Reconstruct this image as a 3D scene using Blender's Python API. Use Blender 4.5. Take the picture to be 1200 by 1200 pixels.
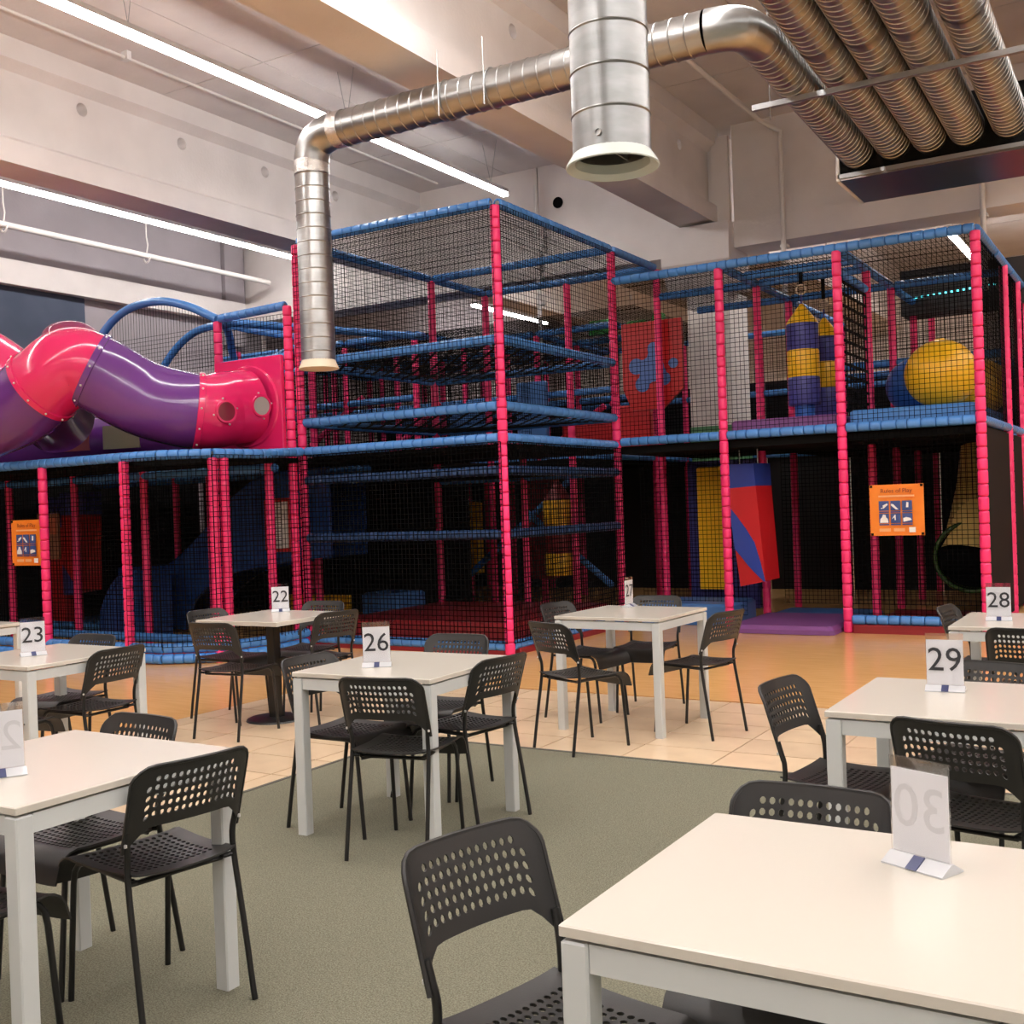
import bpy, math, random
from mathutils import Vector, Matrix, Quaternion
random.seed(7)
PI = math.pi
for o in list(bpy.data.objects): bpy.data.objects.remove(o)
SC = bpy.context.scene
COL = SC.collection

# ------------------------------------------------------------------ camera
CAM_H, FPX, PITCH, ROLL, YAW = 1.464, 1295.4, -0.00527, -0.0352, -0.5427
F_ = Vector((math.sin(YAW)*math.cos(PITCH), math.cos(YAW)*math.cos(PITCH), math.sin(PITCH)))
R0 = Vector((math.cos(YAW), -math.sin(YAW), 0)); U0 = R0.cross(F_)
R_ = math.cos(ROLL)*R0 + math.sin(ROLL)*U0; U_ = -math.sin(ROLL)*R0 + math.cos(ROLL)*U0
cd = bpy.data.cameras.new('camera'); cam = bpy.data.objects.new('camera', cd); COL.objects.link(cam)
cd.sensor_width = 36; cd.sensor_fit = 'HORIZONTAL'; cd.lens = FPX/1200*36; cd.clip_start = .05; cd.clip_end = 200
cam.matrix_world = Matrix(((R_.x, U_.x, -F_.x, 0), (R_.y, U_.y, -F_.y, 0), (R_.z, U_.z, -F_.z, CAM_H), (0, 0, 0, 1)))
SC.camera = cam
# ------------------------------------------------------------------ world, exposure
w = bpy.data.worlds.new('world'); SC.world = w; w.use_nodes = True
w.node_tree.nodes['Background'].inputs[0].default_value = (.8, .85, 1, 1)
w.node_tree.nodes['Background'].inputs[1].default_value = .05
SC.view_settings.view_transform = 'Standard'; SC.view_settings.look = 'None'
SC.view_settings.exposure = 0.68; SC.view_settings.gamma = 1; SC.view_settings.use_curve_mapping = False
LIGHT = 25.0      # strength of every ceiling strip light

# ------------------------------------------------------------------ materials
def mat(name, col, rough=.5, metal=0, spec=.5, emit=None, es=0, noise=None, bump=None, alpha=1, trans=0, coat=0, rnd=0):
    m = bpy.data.materials.new(name); m.use_nodes = True
    nt = m.node_tree; b = nt.nodes['Principled BSDF']
    b.inputs['Base Color'].default_value = (*col, 1); b.inputs['Roughness'].default_value = rough
    b.inputs['Metallic'].default_value = metal; b.inputs['Specular IOR Level'].default_value = spec
    b.inputs['Alpha'].default_value = alpha; b.inputs['Transmission Weight'].default_value = trans
    b.inputs['Coat Weight'].default_value = coat
    if emit: b.inputs['Emission Color'].default_value = (*emit, 1); b.inputs['Emission Strength'].default_value = es
    src = None
    if noise or bump or rnd:
        tc = nt.nodes.new('ShaderNodeTexCoord')
    if noise:      # (scale, colour2, detail, stretch)
        n = nt.nodes.new('ShaderNodeTexNoise'); n.inputs['Scale'].default_value = noise[0]; n.inputs['Detail'].default_value = noise[2] if len(noise) > 2 else 3
        mp = nt.nodes.new('ShaderNodeMapping'); mp.inputs['Scale'].default_value = noise[3] if len(noise) > 3 else (1, 1, 1)
        nt.links.new(tc.outputs['Object'], mp.inputs[0]); nt.links.new(mp.outputs[0], n.inputs['Vector'])
        r = nt.nodes.new('ShaderNodeValToRGB'); r.color_ramp.elements[0].position = .35; r.color_ramp.elements[1].position = .65
        r.color_ramp.elements[0].color = (*col, 1); r.color_ramp.elements[1].color = (*noise[1], 1)
        nt.links.new(n.outputs['Fac'], r.inputs[0]); src = r.outputs[0]
    if rnd:
        oi = nt.nodes.new('ShaderNodeObjectInfo'); mr = nt.nodes.new('ShaderNodeMapRange')
        mr.inputs['To Min'].default_value = 1-rnd; mr.inputs['To Max'].default_value = 1+rnd
        nt.links.new(oi.outputs['Random'], mr.inputs[0])
        hs = nt.nodes.new('ShaderNodeHueSaturation'); hs.inputs['Color'].default_value = (*col, 1)
        nt.links.new(mr.outputs[0], hs.inputs['Value'])
        if src: nt.links.new(src, hs.inputs['Color'])
        src = hs.outputs[0]
    if src: nt.links.new(src, b.inputs['Base Color'])
    if bump:       # (scale, strength, distance)
        n2 = nt.nodes.new('ShaderNodeTexNoise'); n2.inputs['Scale'].default_value = bump[0]; n2.inputs['Detail'].default_value = 4
        nt.links.new(tc.outputs['Object'], n2.inputs['Vector'])
        bp = nt.nodes.new('ShaderNodeBump'); bp.inputs['Strength'].default_value = bump[1]; bp.inputs['Distance'].default_value = bump[2]
        nt.links.new(n2.outputs['Fac'], bp.inputs['Height']); nt.links.new(bp.outputs[0], b.inputs['Normal'])
    return m
M = dict(
    concrete=mat('painted_concrete', (.80, .755, .73), .8, noise=(1.3, (.72, .675, .65)), bump=(30, .25, .01)),
    slab=mat('ceiling_slab', (.73, .685, .66), .85, noise=(1.1, (.63, .585, .565)), bump=(20, .3, .01)),
    wallgrey=mat('grey_lilac_paint', (.42, .385, .41), .85, noise=(1.2, (.37, .34, .36)), bump=(25, .25, .01)),
    bluewall=mat('slate_blue_paint', (.055, .075, .12), .7, noise=(2, (.07, .09, .14))),
    shadeblack=mat('shade_black', (.012, .012, .013), .8),  # for added sheets that stand in for interior shade
    vinyl=mat('orange_wood_vinyl', (.78, .445, .18), .2, noise=(3, (.70, .385, .145), 5, (1, 8, 1)), spec=.45),
    tile=mat('beige_tile', (.72, .55, .37), .28, noise=(4, (.62, .46, .30), 4), rnd=.05),
    grout=mat('tile_grout', (.13, .085, .06), .9),
    carpet=mat('grey_green_carpet', (.31, .30, .222), .95, noise=(190, (.165, .16, .112), 3), bump=(380, .9, .01), spec=.1),
    trim=mat('carpet_edge_trim', (.09, .085, .07), .6),
    pink=mat('pink_vinyl_pad', (.9, .035, .18), .36, rnd=.05),
    blue=mat('blue_vinyl_pad', (.075, .25, .62), .26, rnd=.07),
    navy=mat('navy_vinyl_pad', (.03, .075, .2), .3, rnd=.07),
    steel=mat('galvanised_pole', (.4, .4, .4), .4, 1),
    net=mat('black_netting', (.004, .004, .0045), 1, spec=.03),
    web=mat('black_webbing', (.008, .008, .008), .8, spec=.1),
    black=mat('black_panel', (.006, .006, .006), .9, spec=.1),
    darkscreen=mat('dark_mesh_screen', (.014, .0095, .0085), .9, spec=.15),
    maroon=mat('maroon_mat', (.24, .012, .018), .4),
    purplemat=mat('purple_mat', (.2, .07, .24), .45),
    bluemat=mat('blue_mat', (.05, .16, .42), .4),
    tpink=mat('glossy_pink_plastic', (.78, .02, .14), .17, coat=.4),
    tpurple=mat('glossy_purple_plastic', (.145, .035, .24), .17, coat=.4),
    tclear=mat('clear_plastic', (.9, .9, .9), .05, trans=1, alpha=.35),
    bolt=mat('bright_bolt', (.75, .75, .75), .3, .6),
    slide=mat('navy_plastic', (.03, .09, .32), .2, coat=.3),
    yellow=mat('yellow_vinyl', (.9, .5, .015), .33),
    indigo=mat('indigo_vinyl', (.055, .055, .26), .4),
    red=mat('red_vinyl', (.6, .015, .02), .4),
    ballblue=mat('blue_ball', (.03, .12, .45), .3),
    green=mat('green_plastic', (.03, .45, .05), .4),
    darkgreen=mat('dark_green_plastic', (.04, .09, .02), .25),
    ygrey=mat('pale_yellow_plastic', (.85, .62, .2), .3),
    orange=mat('orange_banner', (.9, .26, .02), .4, noise=(6, (.85, .22, .015))),
    obrown=mat('banner_print', (.3, .06, .02), .5),
    opale=mat('banner_pale_print', (.9, .45, .2), .5),
    picto=mat('banner_blue_square', (.045, .08, .25), .4),
    white=mat('white_print', (.85, .85, .83), .5),
    table=mat('white_melamine', (.55, .515, .45), .2, spec=.5),
    tframe=mat('white_powder_coat', (.52, .54, .53), .4),
    chair=mat('black_chair_plastic', (.015, .0145, .014), .42, bump=(250, .1, .002)),
    cframe=mat('black_chair_steel', (.008, .008, .008), .36),
    acrylic=mat('clear_acrylic', (.93, .93, .94), .06, trans=1, alpha=.28),
    acryledge=mat('acrylic_base', (.5, .51, .53), .12),
    card=mat('white_card', (.70, .70, .73), .5),
    ink=mat('black_ink', (.02, .02, .025), .6),
    faint=mat('ink_showing_through', (.585, .585, .61), .6),
    clip=mat('navy_sticker', (.03, .04, .12), .4),
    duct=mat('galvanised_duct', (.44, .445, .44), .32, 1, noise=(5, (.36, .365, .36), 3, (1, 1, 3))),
    ductnear=mat('darkened_galvanised_duct', (.27, .275, .275), .34, 1, noise=(5, (.21, .215, .215), 3, (1, 1, 3))),  # duct metal darkened to offset the glare of the nearest strip light
    flange=mat('pale_flange', (.55, .6, .57), .4),
    foil=mat('foil_tape', (.8, .78, .75), .25, 1, bump=(60, 1, .01)),
    plenum=mat('plenum_sheet', (.22, .19, .17), .3, 1),
    pipe=mat('white_pipe', (.72, .69, .66), .5),
    emit=mat('strip_diffuser', (1, 1, 1), .5, emit=(1, .955, .93), es=LIGHT),
    housing=mat('white_housing', (.7, .7, .7), .5),
    led=mat('cyan_led', (.1, .8, .9), .5, emit=(.1, .8, .9), es=2.5),
    ring=mat('nylon_ring', (.7, .65, .55), .4),
    brick=mat('white_painted_brick', (.88, .85, .81), .8, noise=(3, (.74, .71, .67)), bump=(14, .5, .02)),
    dimgreen=mat('green_paint', (.1, .3, .14), .7),
    paleroof=mat('dark_box', (.03, .03, .032), .6),
)

# ------------------------------------------------------------------ mesh helpers
class MB:
    def __init__(s): s.v = []; s.f = []
    def quadbox(s, P):           # eight corners: bottom 4 then top 4
        n = len(s.v); s.v += [tuple(p) for p in P]
        for q in ((3, 2, 1, 0), (4, 5, 6, 7), (0, 1, 5, 4), (1, 2, 6, 5), (2, 3, 7, 6), (3, 0, 4, 7)): s.f.append([n+i for i in q])
        return s
    def box(s, x0, x1, y0, y1, z0, z1):
        return s.quadbox([(x0, y0, z0), (x1, y0, z0), (x1, y1, z0), (x0, y1, z0), (x0, y0, z1), (x1, y0, z1), (x1, y1, z1), (x0, y1, z1)])
    def rbox(s, x0, x1, y0, y1, z0, z1, b=.01):   # box with chamfered vertical and top edges
        A = [(x0+b, y0), (x1-b, y0), (x1, y0+b), (x1, y1-b), (x1-b, y1), (x0+b, y1), (x0, y1-b), (x0, y0+b)]
        cx, cy = (x0+x1)/2, (y0+y1)/2
        def ring(z, k):
            n = len(s.v)
            for x, y in A: s.v.append((x-(b if x > cx else -b)*k, y-(b if y > cy else -b)*k, z))
            return n
        rs = [ring(z0, 0), ring(z1-b, 0), ring(z1, 1)]
        s.f.append([rs[0]+i for i in reversed(range(8))]); s.f.append([rs[2]+i for i in range(8)])
        for a, c in zip(rs, rs[1:]):
            for i in range(8): j = (i+1) % 8; s.f.append([a+i, a+j, c+j, c+i])
        return s
    def sweep(s, path, rad, n=8, caps=True, close=False):
        path = [Vector(p) for p in path]; k = len(path)
        if not hasattr(rad, '__len__'): rad = [rad]*k
        t0 = (path[1]-path[0]).normalized()
        up = Vector((0, 0, 1)) if abs(t0.z) < .9 else Vector((1, 0, 0))
        a = t0.cross(up).normalized(); rings = []; prev = t0
        for i, p in enumerate(path):
            if i == 0: t = t0
            elif i == k-1: t = (path[i]-path[i-1]).normalized()
            else: t = ((path[i]-path[i-1]).normalized()+(path[i+1]-path[i]).normalized()).normalized()
            q = prev.rotation_difference(t); a = (q @ a).normalized(); prev = t
            b = t.cross(a); base = len(s.v); rings.append(base)
            for j in range(n):
                c = 2*PI*j/n; s.v.append(tuple(p+(a*math.cos(c)+b*math.sin(c))*rad[i]))
        for r0, r1 in zip(rings, rings[1:]):
            for j in range(n): j2 = (j+1) % n; s.f.append([r0+j, r0+j2, r1+j2, r1+j])
        if caps:
            s.f.append([rings[0]+j for j in reversed(range(n))]); s.f.append([rings[-1]+j for j in range(n)])
        return s
    def lathe(s, prof, n=24, o=(0, 0, 0), caps=False):      # prof: (r, z)
        o = Vector(o); rings = []
        for r, z in prof:
            rings.append(len(s.v))
            for j in range(n): a = 2*PI*j/n; s.v.append((o.x+r*math.cos(a), o.y+r*math.sin(a), o.z+z))
        for r0, r1 in zip(rings, rings[1:]):
            for j in range(n): j2 = (j+1) % n; s.f.append([r0+j, r0+j2, r1+j2, r1+j])
        if caps:
            s.f.append([rings[0]+j for j in reversed(range(n))]); s.f.append([rings[-1]+j for j in range(n)])
        return s
    def extrude(s, pts, d):      # polygon (3D points, ccw seen from +d side) extruded by vector d
        d = Vector(d); n = len(s.v); k = len(pts)
        s.v += [tuple(p) for p in pts]+[tuple(Vector(p)+d) for p in pts]
        s.f.append([n+i for i in reversed(range(k))]); s.f.append([n+k+i for i in range(k)])
        for i in range(k): j = (i+1) % k; s.f.append([n+i, n+j, n+k+j, n+k+i])
        return s
    def mesh(s, name, m, smooth=None):
        me = bpy.data.meshes.new(name); me.from_pydata(s.v, [], s.f); me.materials.append(M[m] if isinstance(m, str) else m)
        if smooth:
            me.polygons.foreach_set('use_smooth', [True]*len(me.polygons)); me.set_sharp_from_angle(angle=math.radians(smooth))
        me.update(); return me
    def build(s, name, m, parent=None, smooth=None, loc=(0, 0, 0)):
        return put(name, s.mesh(name, m, smooth), parent, loc)
def put(name, me, parent=None, loc=(0, 0, 0), rot=None, scale=None):
    o = bpy.data.objects.new(name, me); COL.objects.link(o); o.parent = parent
    l = Vector(loc)
    o.location = l
    if rot is not None: o.rotation_mode = 'QUATERNION'; o.rotation_quaternion = rot
    if scale: o.scale = scale
    return o
def thing(name, label, cat, loc=(0, 0, 0), rz=0, group=None):
    o = bpy.data.objects.new(name, None); COL.objects.link(o); o.location = loc; o.rotation_euler = (0, 0, rz); o.empty_display_size = .1
    return tag(o, label, cat, group)
def tag(o, label, cat, group=None):
    o['label'] = label; o['category'] = cat
    if group: o['group'] = group
    return o
def struct(o): o['kind'] = 'structure'; return o
def zrot(d): return Vector((0, 0, 1)).rotation_difference(Vector(d).normalized())
def bez(pts, n=10):              # Catmull-Rom through the points
    P = [Vector(p) for p in pts]; P = [2*P[0]-P[1]]+P+[2*P[-1]-P[-2]]; out = []
    for i in range(1, len(P)-2):
        for k in range(n):
            t = k/n
            out.append(.5*((2*P[i])+(P[i+1]-P[i-1])*t+(2*P[i-1]-5*P[i]+4*P[i+1]-P[i+2])*t*t+(3*P[i]-P[i-1]-3*P[i+1]+P[i+2])*t**3))
    out.append(P[-2]); return out
def perf(nx, ny, fn, hole, th, name, m, hr=.30):
    """perforated curved shell: nx x ny cells over a surface fn(i, j)->point, hole(i, j)->bool, thickness th along the normal"""
    def P(a, b): return Vector(fn(a, b))
    def N(a, b):
        e = .02; n = (P(a+e, b)-P(a-e, b)).cross(P(a, b+e)-P(a, b-e)); return n.normalized()
    V = []; Fc = []; ci = {}
    def cv(a, b, s):
        k = (round(a, 3), round(b, 3), s)
        if k not in ci: ci[k] = len(V); V.append(tuple(P(a, b)+N(a, b)*(th/2*s)))
        return ci[k]
    for i in range(nx):
        for j in range(ny):
            rings = {}
            for s in (1, -1):
                c = [cv(i, j, s), cv(i+1, j, s), cv(i+1, j+1, s), cv(i, j+1, s)]
                if not hole(i, j):
                    Fc.append(c if s > 0 else c[::-1]); continue
                rg = []
                for k in range(8):
                    a = PI*(k*.25+1.125)
                    rg.append(cv(i+.5+hr*math.cos(a), j+.5+hr*math.sin(a), s))
                rings[s] = rg
                for q in range(4):          # corner q pairs with ring verts 2q, 2q+1
                    f1 = [c[q], rg[(2*q+1) % 8], rg[2*q]]; f2 = [c[q], c[(q+1) % 4], rg[(2*q+2) % 8], rg[(2*q+1) % 8]]
                    for f in (f1, f2): Fc.append(f if s > 0 else f[::-1])
            if rings:
                for k in range(8): k2 = (k+1) % 8; Fc.append([rings[1][k], rings[1][k2], rings[-1][k2], rings[-1][k]])
    for i in range(nx):
        for (j, fl) in ((0, 0), (ny, 1)):
            q = [cv(i, j, 1), cv(i, j, -1), cv(i+1, j, -1), cv(i+1, j, 1)]; Fc.append(q if not fl else q[::-1])
    for j in range(ny):
        for (i, fl) in ((0, 1), (nx, 0)):
            q = [cv(i, j, 1), cv(i, j, -1), cv(i, j+1, -1), cv(i, j+1, 1)]; Fc.append(q if not fl else q[::-1])
    mb = MB(); mb.v = V; mb.f = Fc
    return mb if m is None else mb.mesh(name, m, 50)
def text_mesh(s, size, m, name='number'):
    c = bpy.data.curves.new('txt', 'FONT'); c.body = s; c.size = size; c.align_x = 'CENTER'; c.extrude = .0006; c.resolution_u = 3
    o = bpy.data.objects.new('txt', c); COL.objects.link(o)
    dg = bpy.context.evaluated_depsgraph_get(); me = bpy.data.meshes.new_from_object(o.evaluated_get(dg)); me.name = name
    bpy.data.objects.remove(o); bpy.data.curves.remove(c); me.materials.clear(); me.materials.append(M[m]); return me

# ================================================================== SETTING
SLAB = 6.65
fl = struct(MB().box(-15, 9, -8, 27, -.2, -.008).build('floor', 'grout'))
MB().box(-15, 9, 7.62, 27, -.008, 0).build('vinyl_sheet', 'vinyl', fl)
MB().box(-15, -6.27, -8, 7.62, -.008, 0).build('vinyl_sheet', 'vinyl', fl)
MB().box(-4.25, 9, -8, 5.70, -.008, .006).build('carpet', 'carpet', fl)
mb = MB(); mb.box(-4.275, -4.25, -8, 5.725, -.008, .009); mb.box(-4.25, 9, 5.70, 5.725, -.008, .009); mb.build('carpet_edge_strip', 'trim', fl)
TX, TY, G = .545, .372, .0045
tiles = {}
def tile(x0, x1, y0, y1):
    k = (round(x1-x0, 3), round(y1-y0, 3))
    if k not in tiles: tiles[k] = MB().box(0, k[0], 0, k[1], -.008, 0).mesh('floor_tile', 'tile')
    put('floor_tile', tiles[k], fl, (x0, y0, 0))
far = MB()
for i in range(-8, 20):
    xa = max(-2.25+i*TX-6*TX+G, -6.27); xb = min(-2.25+(i+1)*TX-6*TX-G, 9)
    for j in range(-36, 5):
        ya = 5.725+j*TY+G; yb = min(5.725+(j+1)*TY-G, 7.62)
        if xb-xa < .05 or yb-ya < .05: continue
        if yb <= 5.73 and xa > -4.275: continue
        x2 = xb
        if yb <= 5.73: x2 = min(xb, -4.275)
        if x2-xa < .05: continue
        if xa > 1.3 or ya < .5: far.box(xa, x2, ya, yb, -.008, 0)
        else: tile(xa, x2, ya, yb)
o = far.build('floor_tile_field', 'tile', fl); o['kind'] = 'stuff'

ce = struct(MB().box(-15, 9, -8, 27, SLAB+.012, SLAB+.3).build('ceiling', 'trim'))
panels = {}
BEAMX = [-10.77, -5.655, -.54, 4.575]
xs = [-14.9, -12.55, -10.77, -8.85, -7.25, -5.655, -3.9, -2.2, -.54, 1.2, 2.9, 4.575, 6.5, 9]
for a, b in zip(xs, xs[1:]):
    y = -8
    while y < 26.9:
        k = (round(b-a, 2), 3.5)
        if k not in panels: panels[k] = MB().box(.008, k[0]-.008, .008, k[1]-.008, 0, .012).mesh('ceiling_panel', 'slab')
        put('ceiling_panel', panels[k], ce, (a, y, SLAB)); y += 3.5
def web_mesh(y0, y1, holes, half, z0, z1, r, name):
    """web plate in the y-z plane with round holes"""
    mb = MB(); cz = 6.19; hs = .2
    ys = [y0]
    for h in holes: ys += [h-hs, h+hs]
    ys.append(y1)
    for a, b in zip(ys[0::2], ys[1::2]): mb.box(-half, half, a, b, z0, z1)
    for h in holes:
        mb.box(-half, half, h-hs, h+hs, z0, cz-hs); mb.box(-half, half, h-hs, h+hs, cz+hs, z1)
        n = 24; R = []
        for s in (1, -1):
            sq = len(mb.v)
            for k in range(n):
                a = 2*PI*k/n; c, d = math.cos(a), math.sin(a); q = hs/max(abs(c), abs(d)); mb.v.append((half*s, h+c*q, cz+d*q))
            ci = len(mb.v)
            for k in range(n): a = 2*PI*k/n; mb.v.append((half*s, h+r*math.cos(a), cz+r*math.sin(a)))
            R.append(ci)
            for k in range(n):
                k2 = (k+1) % n; f = [sq+k, sq+k2, ci+k2, ci+k]; mb.f.append(f if s > 0 else f[::-1])
        for k in range(n): k2 = (k+1) % n; mb.f.append([R[0]+k, R[0]+k2, R[1]+k2, R[1]+k])
    return mb.mesh(name, 'concrete', 40)
for bi, bx in enumerate(BEAMX):
    for seg, (ya, yb) in enumerate(((-8, 14.9), (15.3, 27))):
        first = 9.54-1.43*9 if bi else 8.43-1.487*9
        step = 1.43 if bi else 1.487
        hs = [first+step*k for k in range(24) if ya+.6 < first+step*k < yb-.6]
        mb = MB()
        for x0, x1, z0, z1 in ((-.255, .255, 5.3, 5.55), (-.255, .255, 6.42, SLAB)): mb.box(x0, x1, ya, yb, z0, z1)
        for s in (-1, 1):       # sloped fillets
            mb.extrude([(s*.107, ya, 5.55), (s*.255, ya, 5.55), (s*.107, ya, 5.63)] if s < 0 else [(s*.107, ya, 5.55), (s*.107, ya, 5.63), (s*.255, ya, 5.55)], (0, yb-ya, 0))
            mb.extrude([(s*.107, ya, 6.42), (s*.255, ya, 6.42), (s*.107, ya, 6.34)] if s > 0 else [(s*.107, ya, 6.42), (s*.107, ya, 6.34), (s*.255, ya, 6.42)], (0, yb-ya, 0))
        beam = struct(mb.build('ceiling_beam', 'concrete', None, None, (bx, 0, 0)))
        put('web', web_mesh(ya, yb, hs, .107, 5.55, 6.42, .075, 'web'), beam)
# cross girder at y = 14.9 (ledge, wall panels, corbels)
gd = struct(MB().box(-14.6, 9, 14.72, 15.3, 4.92, 5.28).build('trim_1', 'concrete'))
for a, b in ((-14.5, -10.95), (-10.95, -8.3), (-8.3, -5.48), (-5.20, -2.2), (-2.2, .6), (.6, 5), (5, 9)):
    MB().box(a+.012, b-.012, 14.86, 15.25, 5.28, SLAB).build('wall_panel', 'concrete', gd)
MB().box(-5.47, -5.22, 14.78, 14.86, 4.92, 6.5).build('pilaster', 'concrete', gd)
mb = MB(); mb.extrude([(-6.15, 14.5, 4.75), (-6.15, 14.72, 4.4), (-6.15, 15.3, 4.4), (-6.15, 15.3, 5.26), (-6.15, 14.5, 5.26)][::-1], (1.0, 0, 0)); mb.build('corbel', 'concrete', gd)
mb = MB(); mb.lathe([(.0, 0), (.085, 0), (.085, .012)], 20); o = mb.build('hole_shade_disc', 'black', gd, 40, (-7.95, 14.855, 6.05)); o.rotation_euler = (PI/2, 0, 0)  # flat black disc, the shade inside a hole put into its colour
# column
cl = struct(MB().box(-5.94, -5.33, 14.9, 15.7, 2.5, 4.4).build('wall_column', 'brick'))
MB().box(-5.945, -5.325, 14.895, 15.705, 0, 2.5).build('painted_base', 'dimgreen', cl)
# left wall
wl = struct(MB().box(-14.9, -14.5, -8, 27, 0, SLAB).build('wall_left', 'wallgrey'))
MB().box(-14.5, -14.32, -8, 14.7, 4.92, 5.28).build('ledge', 'concrete', wl)
for a, b in ((-8, 1), (1, 5), (5, 9.6), (9.6, 14.25)): MB().box(-14.5, -14.44, a+.012, b-.012, 5.3, SLAB).build('wall_panel', 'wallgrey', wl)
MB().box(-14.5, -14.38, 14.27, 14.72, 4.5, SLAB).build('pilaster', 'wallgrey', wl)
MB().box(-14.5, -14.46, -8, 11.35, 0, 4.92).build('painted_panel', 'bluewall', wl)
struct(MB().box(-15, 9.3, 27, 27.3, 0, SLAB).build('wall_back', 'concrete'))
struct(MB().box(9, 9.3, -8, 27, 0, SLAB).build('wall_right', 'concrete'))
struct(MB().box(-15, 9.3, -8.3, -8, 0, SLAB).build('wall_front', 'concrete'))

# ------------------------------------------------------------------ strip lights
def strip(x, y0, y1, z, label, w2=.055):
    t = thing('strip_light', label, 'light', (x, (y0+y1)/2, z), 0, 'ceiling strip lights')
    h = (y1-y0)/2
    MB().box(-w2, w2, -h, h, -.045, .005).build('diffuser', 'emit', t)
    MB().box(-w2-.004, w2+.004, -h, h, .005, .06).build('housing', 'housing', t)
    k = int((y1-y0)//3)
    for i in range(k+1):
        yy = -h+.4+i*(2*h-.8)/max(k, 1)
        for s in (-.12, .12): MB().sweep([(0, yy, .06), (s, yy, SLAB-z)], .004, 5).build('hanging_wire', 'steel', t)
strip(-8.23, -6, 13.78, 6.0, 'long white strip light over the floor, running toward the climbing tower', .042)
strip(-12.75, -6, 14.6, 5.83, 'long white strip light beside the far side wall with the blue panel', .04)
strip(-13.36, 20.8, 24.1, 6.0, 'short white strip light seen through the tower nets beyond the girder')
strip(-4.3, -6, 7.5, 6.0, 'added unseen strip light above the carpeted dining area, nearer the tower')  # one of a pair of lamps added out of view to brighten the right side
strip(-2.75, -6, 9.2, 6.0, 'added unseen strip light above the carpeted dining area, nearer the parallel ducts')  # second lamp of the added pair, likewise out of view
strip(-3.3, 20.4, 24, 6.0, 'short white strip light behind the ball deck, beyond the cross girder')
strip(.9, -6, 14.3, 6.0, 'added unseen strip light above the floor beyond the mirrored-card table')  # off-view lamp added to lift the right-hand beams and ceiling
strip(3.1, -6, 14.3, 6.0, 'added unseen strip light over the open floor on the far side of the ducts')  # its added partner, also unseen
for x_, w_ in ((-8.2, 'behind the climbing tower'), (-3.2, 'behind the ball deck'), (2.0, 'beside the rear right corner')): strip(x_, 15.6, 19.0, 6.0, 'added strip light hidden above the cross girder %s' % w_, .07)  # lamps added out of sight to light the hall behind the girder
strip(7.0, -6, 14.3, 6.0, 'added unseen strip light beside the right wall')  # extra unseen lamp added for a brighter right side

# ================================================================== DUCTS
def ribbed(mb, p0, p1, r, step=.1, rib=.006, n=32, ease=.006):
    p0, p1 = Vector(p0), Vector(p1); L = (p1-p0).length; d = (p1-p0)/L; path = [p0]; rad = [r]
    k = int(L/step)
    for i in range(1, k+1):
        c = i*step
        if c+ease >= L: break
        for e, q in ((-ease, 0), (0, rib), (ease, 0)): path.append(p0+d*(c+e)); rad.append(r+q)
    path.append(p1); rad.append(r)
    return mb.sweep(path, rad, n, caps=False)
RD = .157
t = thing('hanging_air_duct', 'wide ribbed steel duct dropping straight down with a pale bell-mouth end', 'duct', (-1.905, 4.033, 2.811))
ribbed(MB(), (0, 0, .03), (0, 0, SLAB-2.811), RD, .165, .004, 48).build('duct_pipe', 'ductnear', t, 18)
MB().lathe([(RD-.002, .05), (RD+.012, .03), (.183, .008), (.188, -.004), (.183, -.008), (RD-.006, .012), (RD-.01, .05)], 40).build('bell_mouth', 'flange', t, 40)
MB().lathe([(RD-.012, .05), (RD-.012, 1.0), (.01, 1.01)], 32).build('duct_lining', 'duct', t, 40)
mb = MB(); mb.box(-.003, .003, -RD+.01, RD-.01, .06, .16); mb.build('damper_blade', 'steel', t)
o = MB().lathe([(0, 0), (.013, 0), (.013, .008)], 12).build('screw', 'steel', t, 40, (.02, -RD, .09)); o.rotation_euler = (PI/2, 0, 0)
# L-shaped run
DZ = 4.93
t = thing('air_duct_run', 'ribbed steel duct crossing under the beams and dropping beside the tower', 'duct', (-6.76, 7.85, 2.8))
ox = Vector((6.76, -7.85, -2.8))
ribbed(MB(), (0, 0, .02), (0, 0, 1.86), RD, .125, .005, 44).build('duct_drop', 'duct', t, 18)
MB().lathe([(RD-.006, .1), (RD+.004, .05), (.18, .006), (.186, -.006), (.178, -.01), (.11, .0), (.05, .004), (0, .005)], 36).build('bell_mouth', mat('cream_flange', (.75, .66, .5), .5), t, 40)
MB().sweep(bez([(0, 0, 1.86), (.02, 0, 1.99), (.09, 0, 2.085), (.24, 0, 2.13), (.36, 0, 2.13)], 2), RD+.004, 32, False).build('duct_elbow', 'duct', t, 20)
MB().sweep([(0, 0, 1.78), (0, 0, 1.9)], RD+.006, 32, False).build('foil_tape', 'foil', t, 40)
MB().sweep([(.3, 0, 2.13), (.42, 0, 2.13)], RD+.006, 32, False).build('foil_tape', 'foil', t, 40)
ribbed(MB(), (.36, 0, 2.13), (3.86, 0, 2.13), RD, .125, .005, 44).build('duct_horizontal', 'duct', t, 18)
MB().sweep(bez([(3.86, 0, 2.13), (4.0, .03, 2.13), (4.1, .12, 2.125), (4.14, .3, 2.12)], 3), RD+.003, 32, False).build('duct_elbow', 'duct', t, 12)
ribbed(MB(), (4.14, .28, 2.12), (4.165, 3.25, 2.0), RD, .085, .0045, 44, .004).build('duct_branch', 'duct', t, 18)
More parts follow.
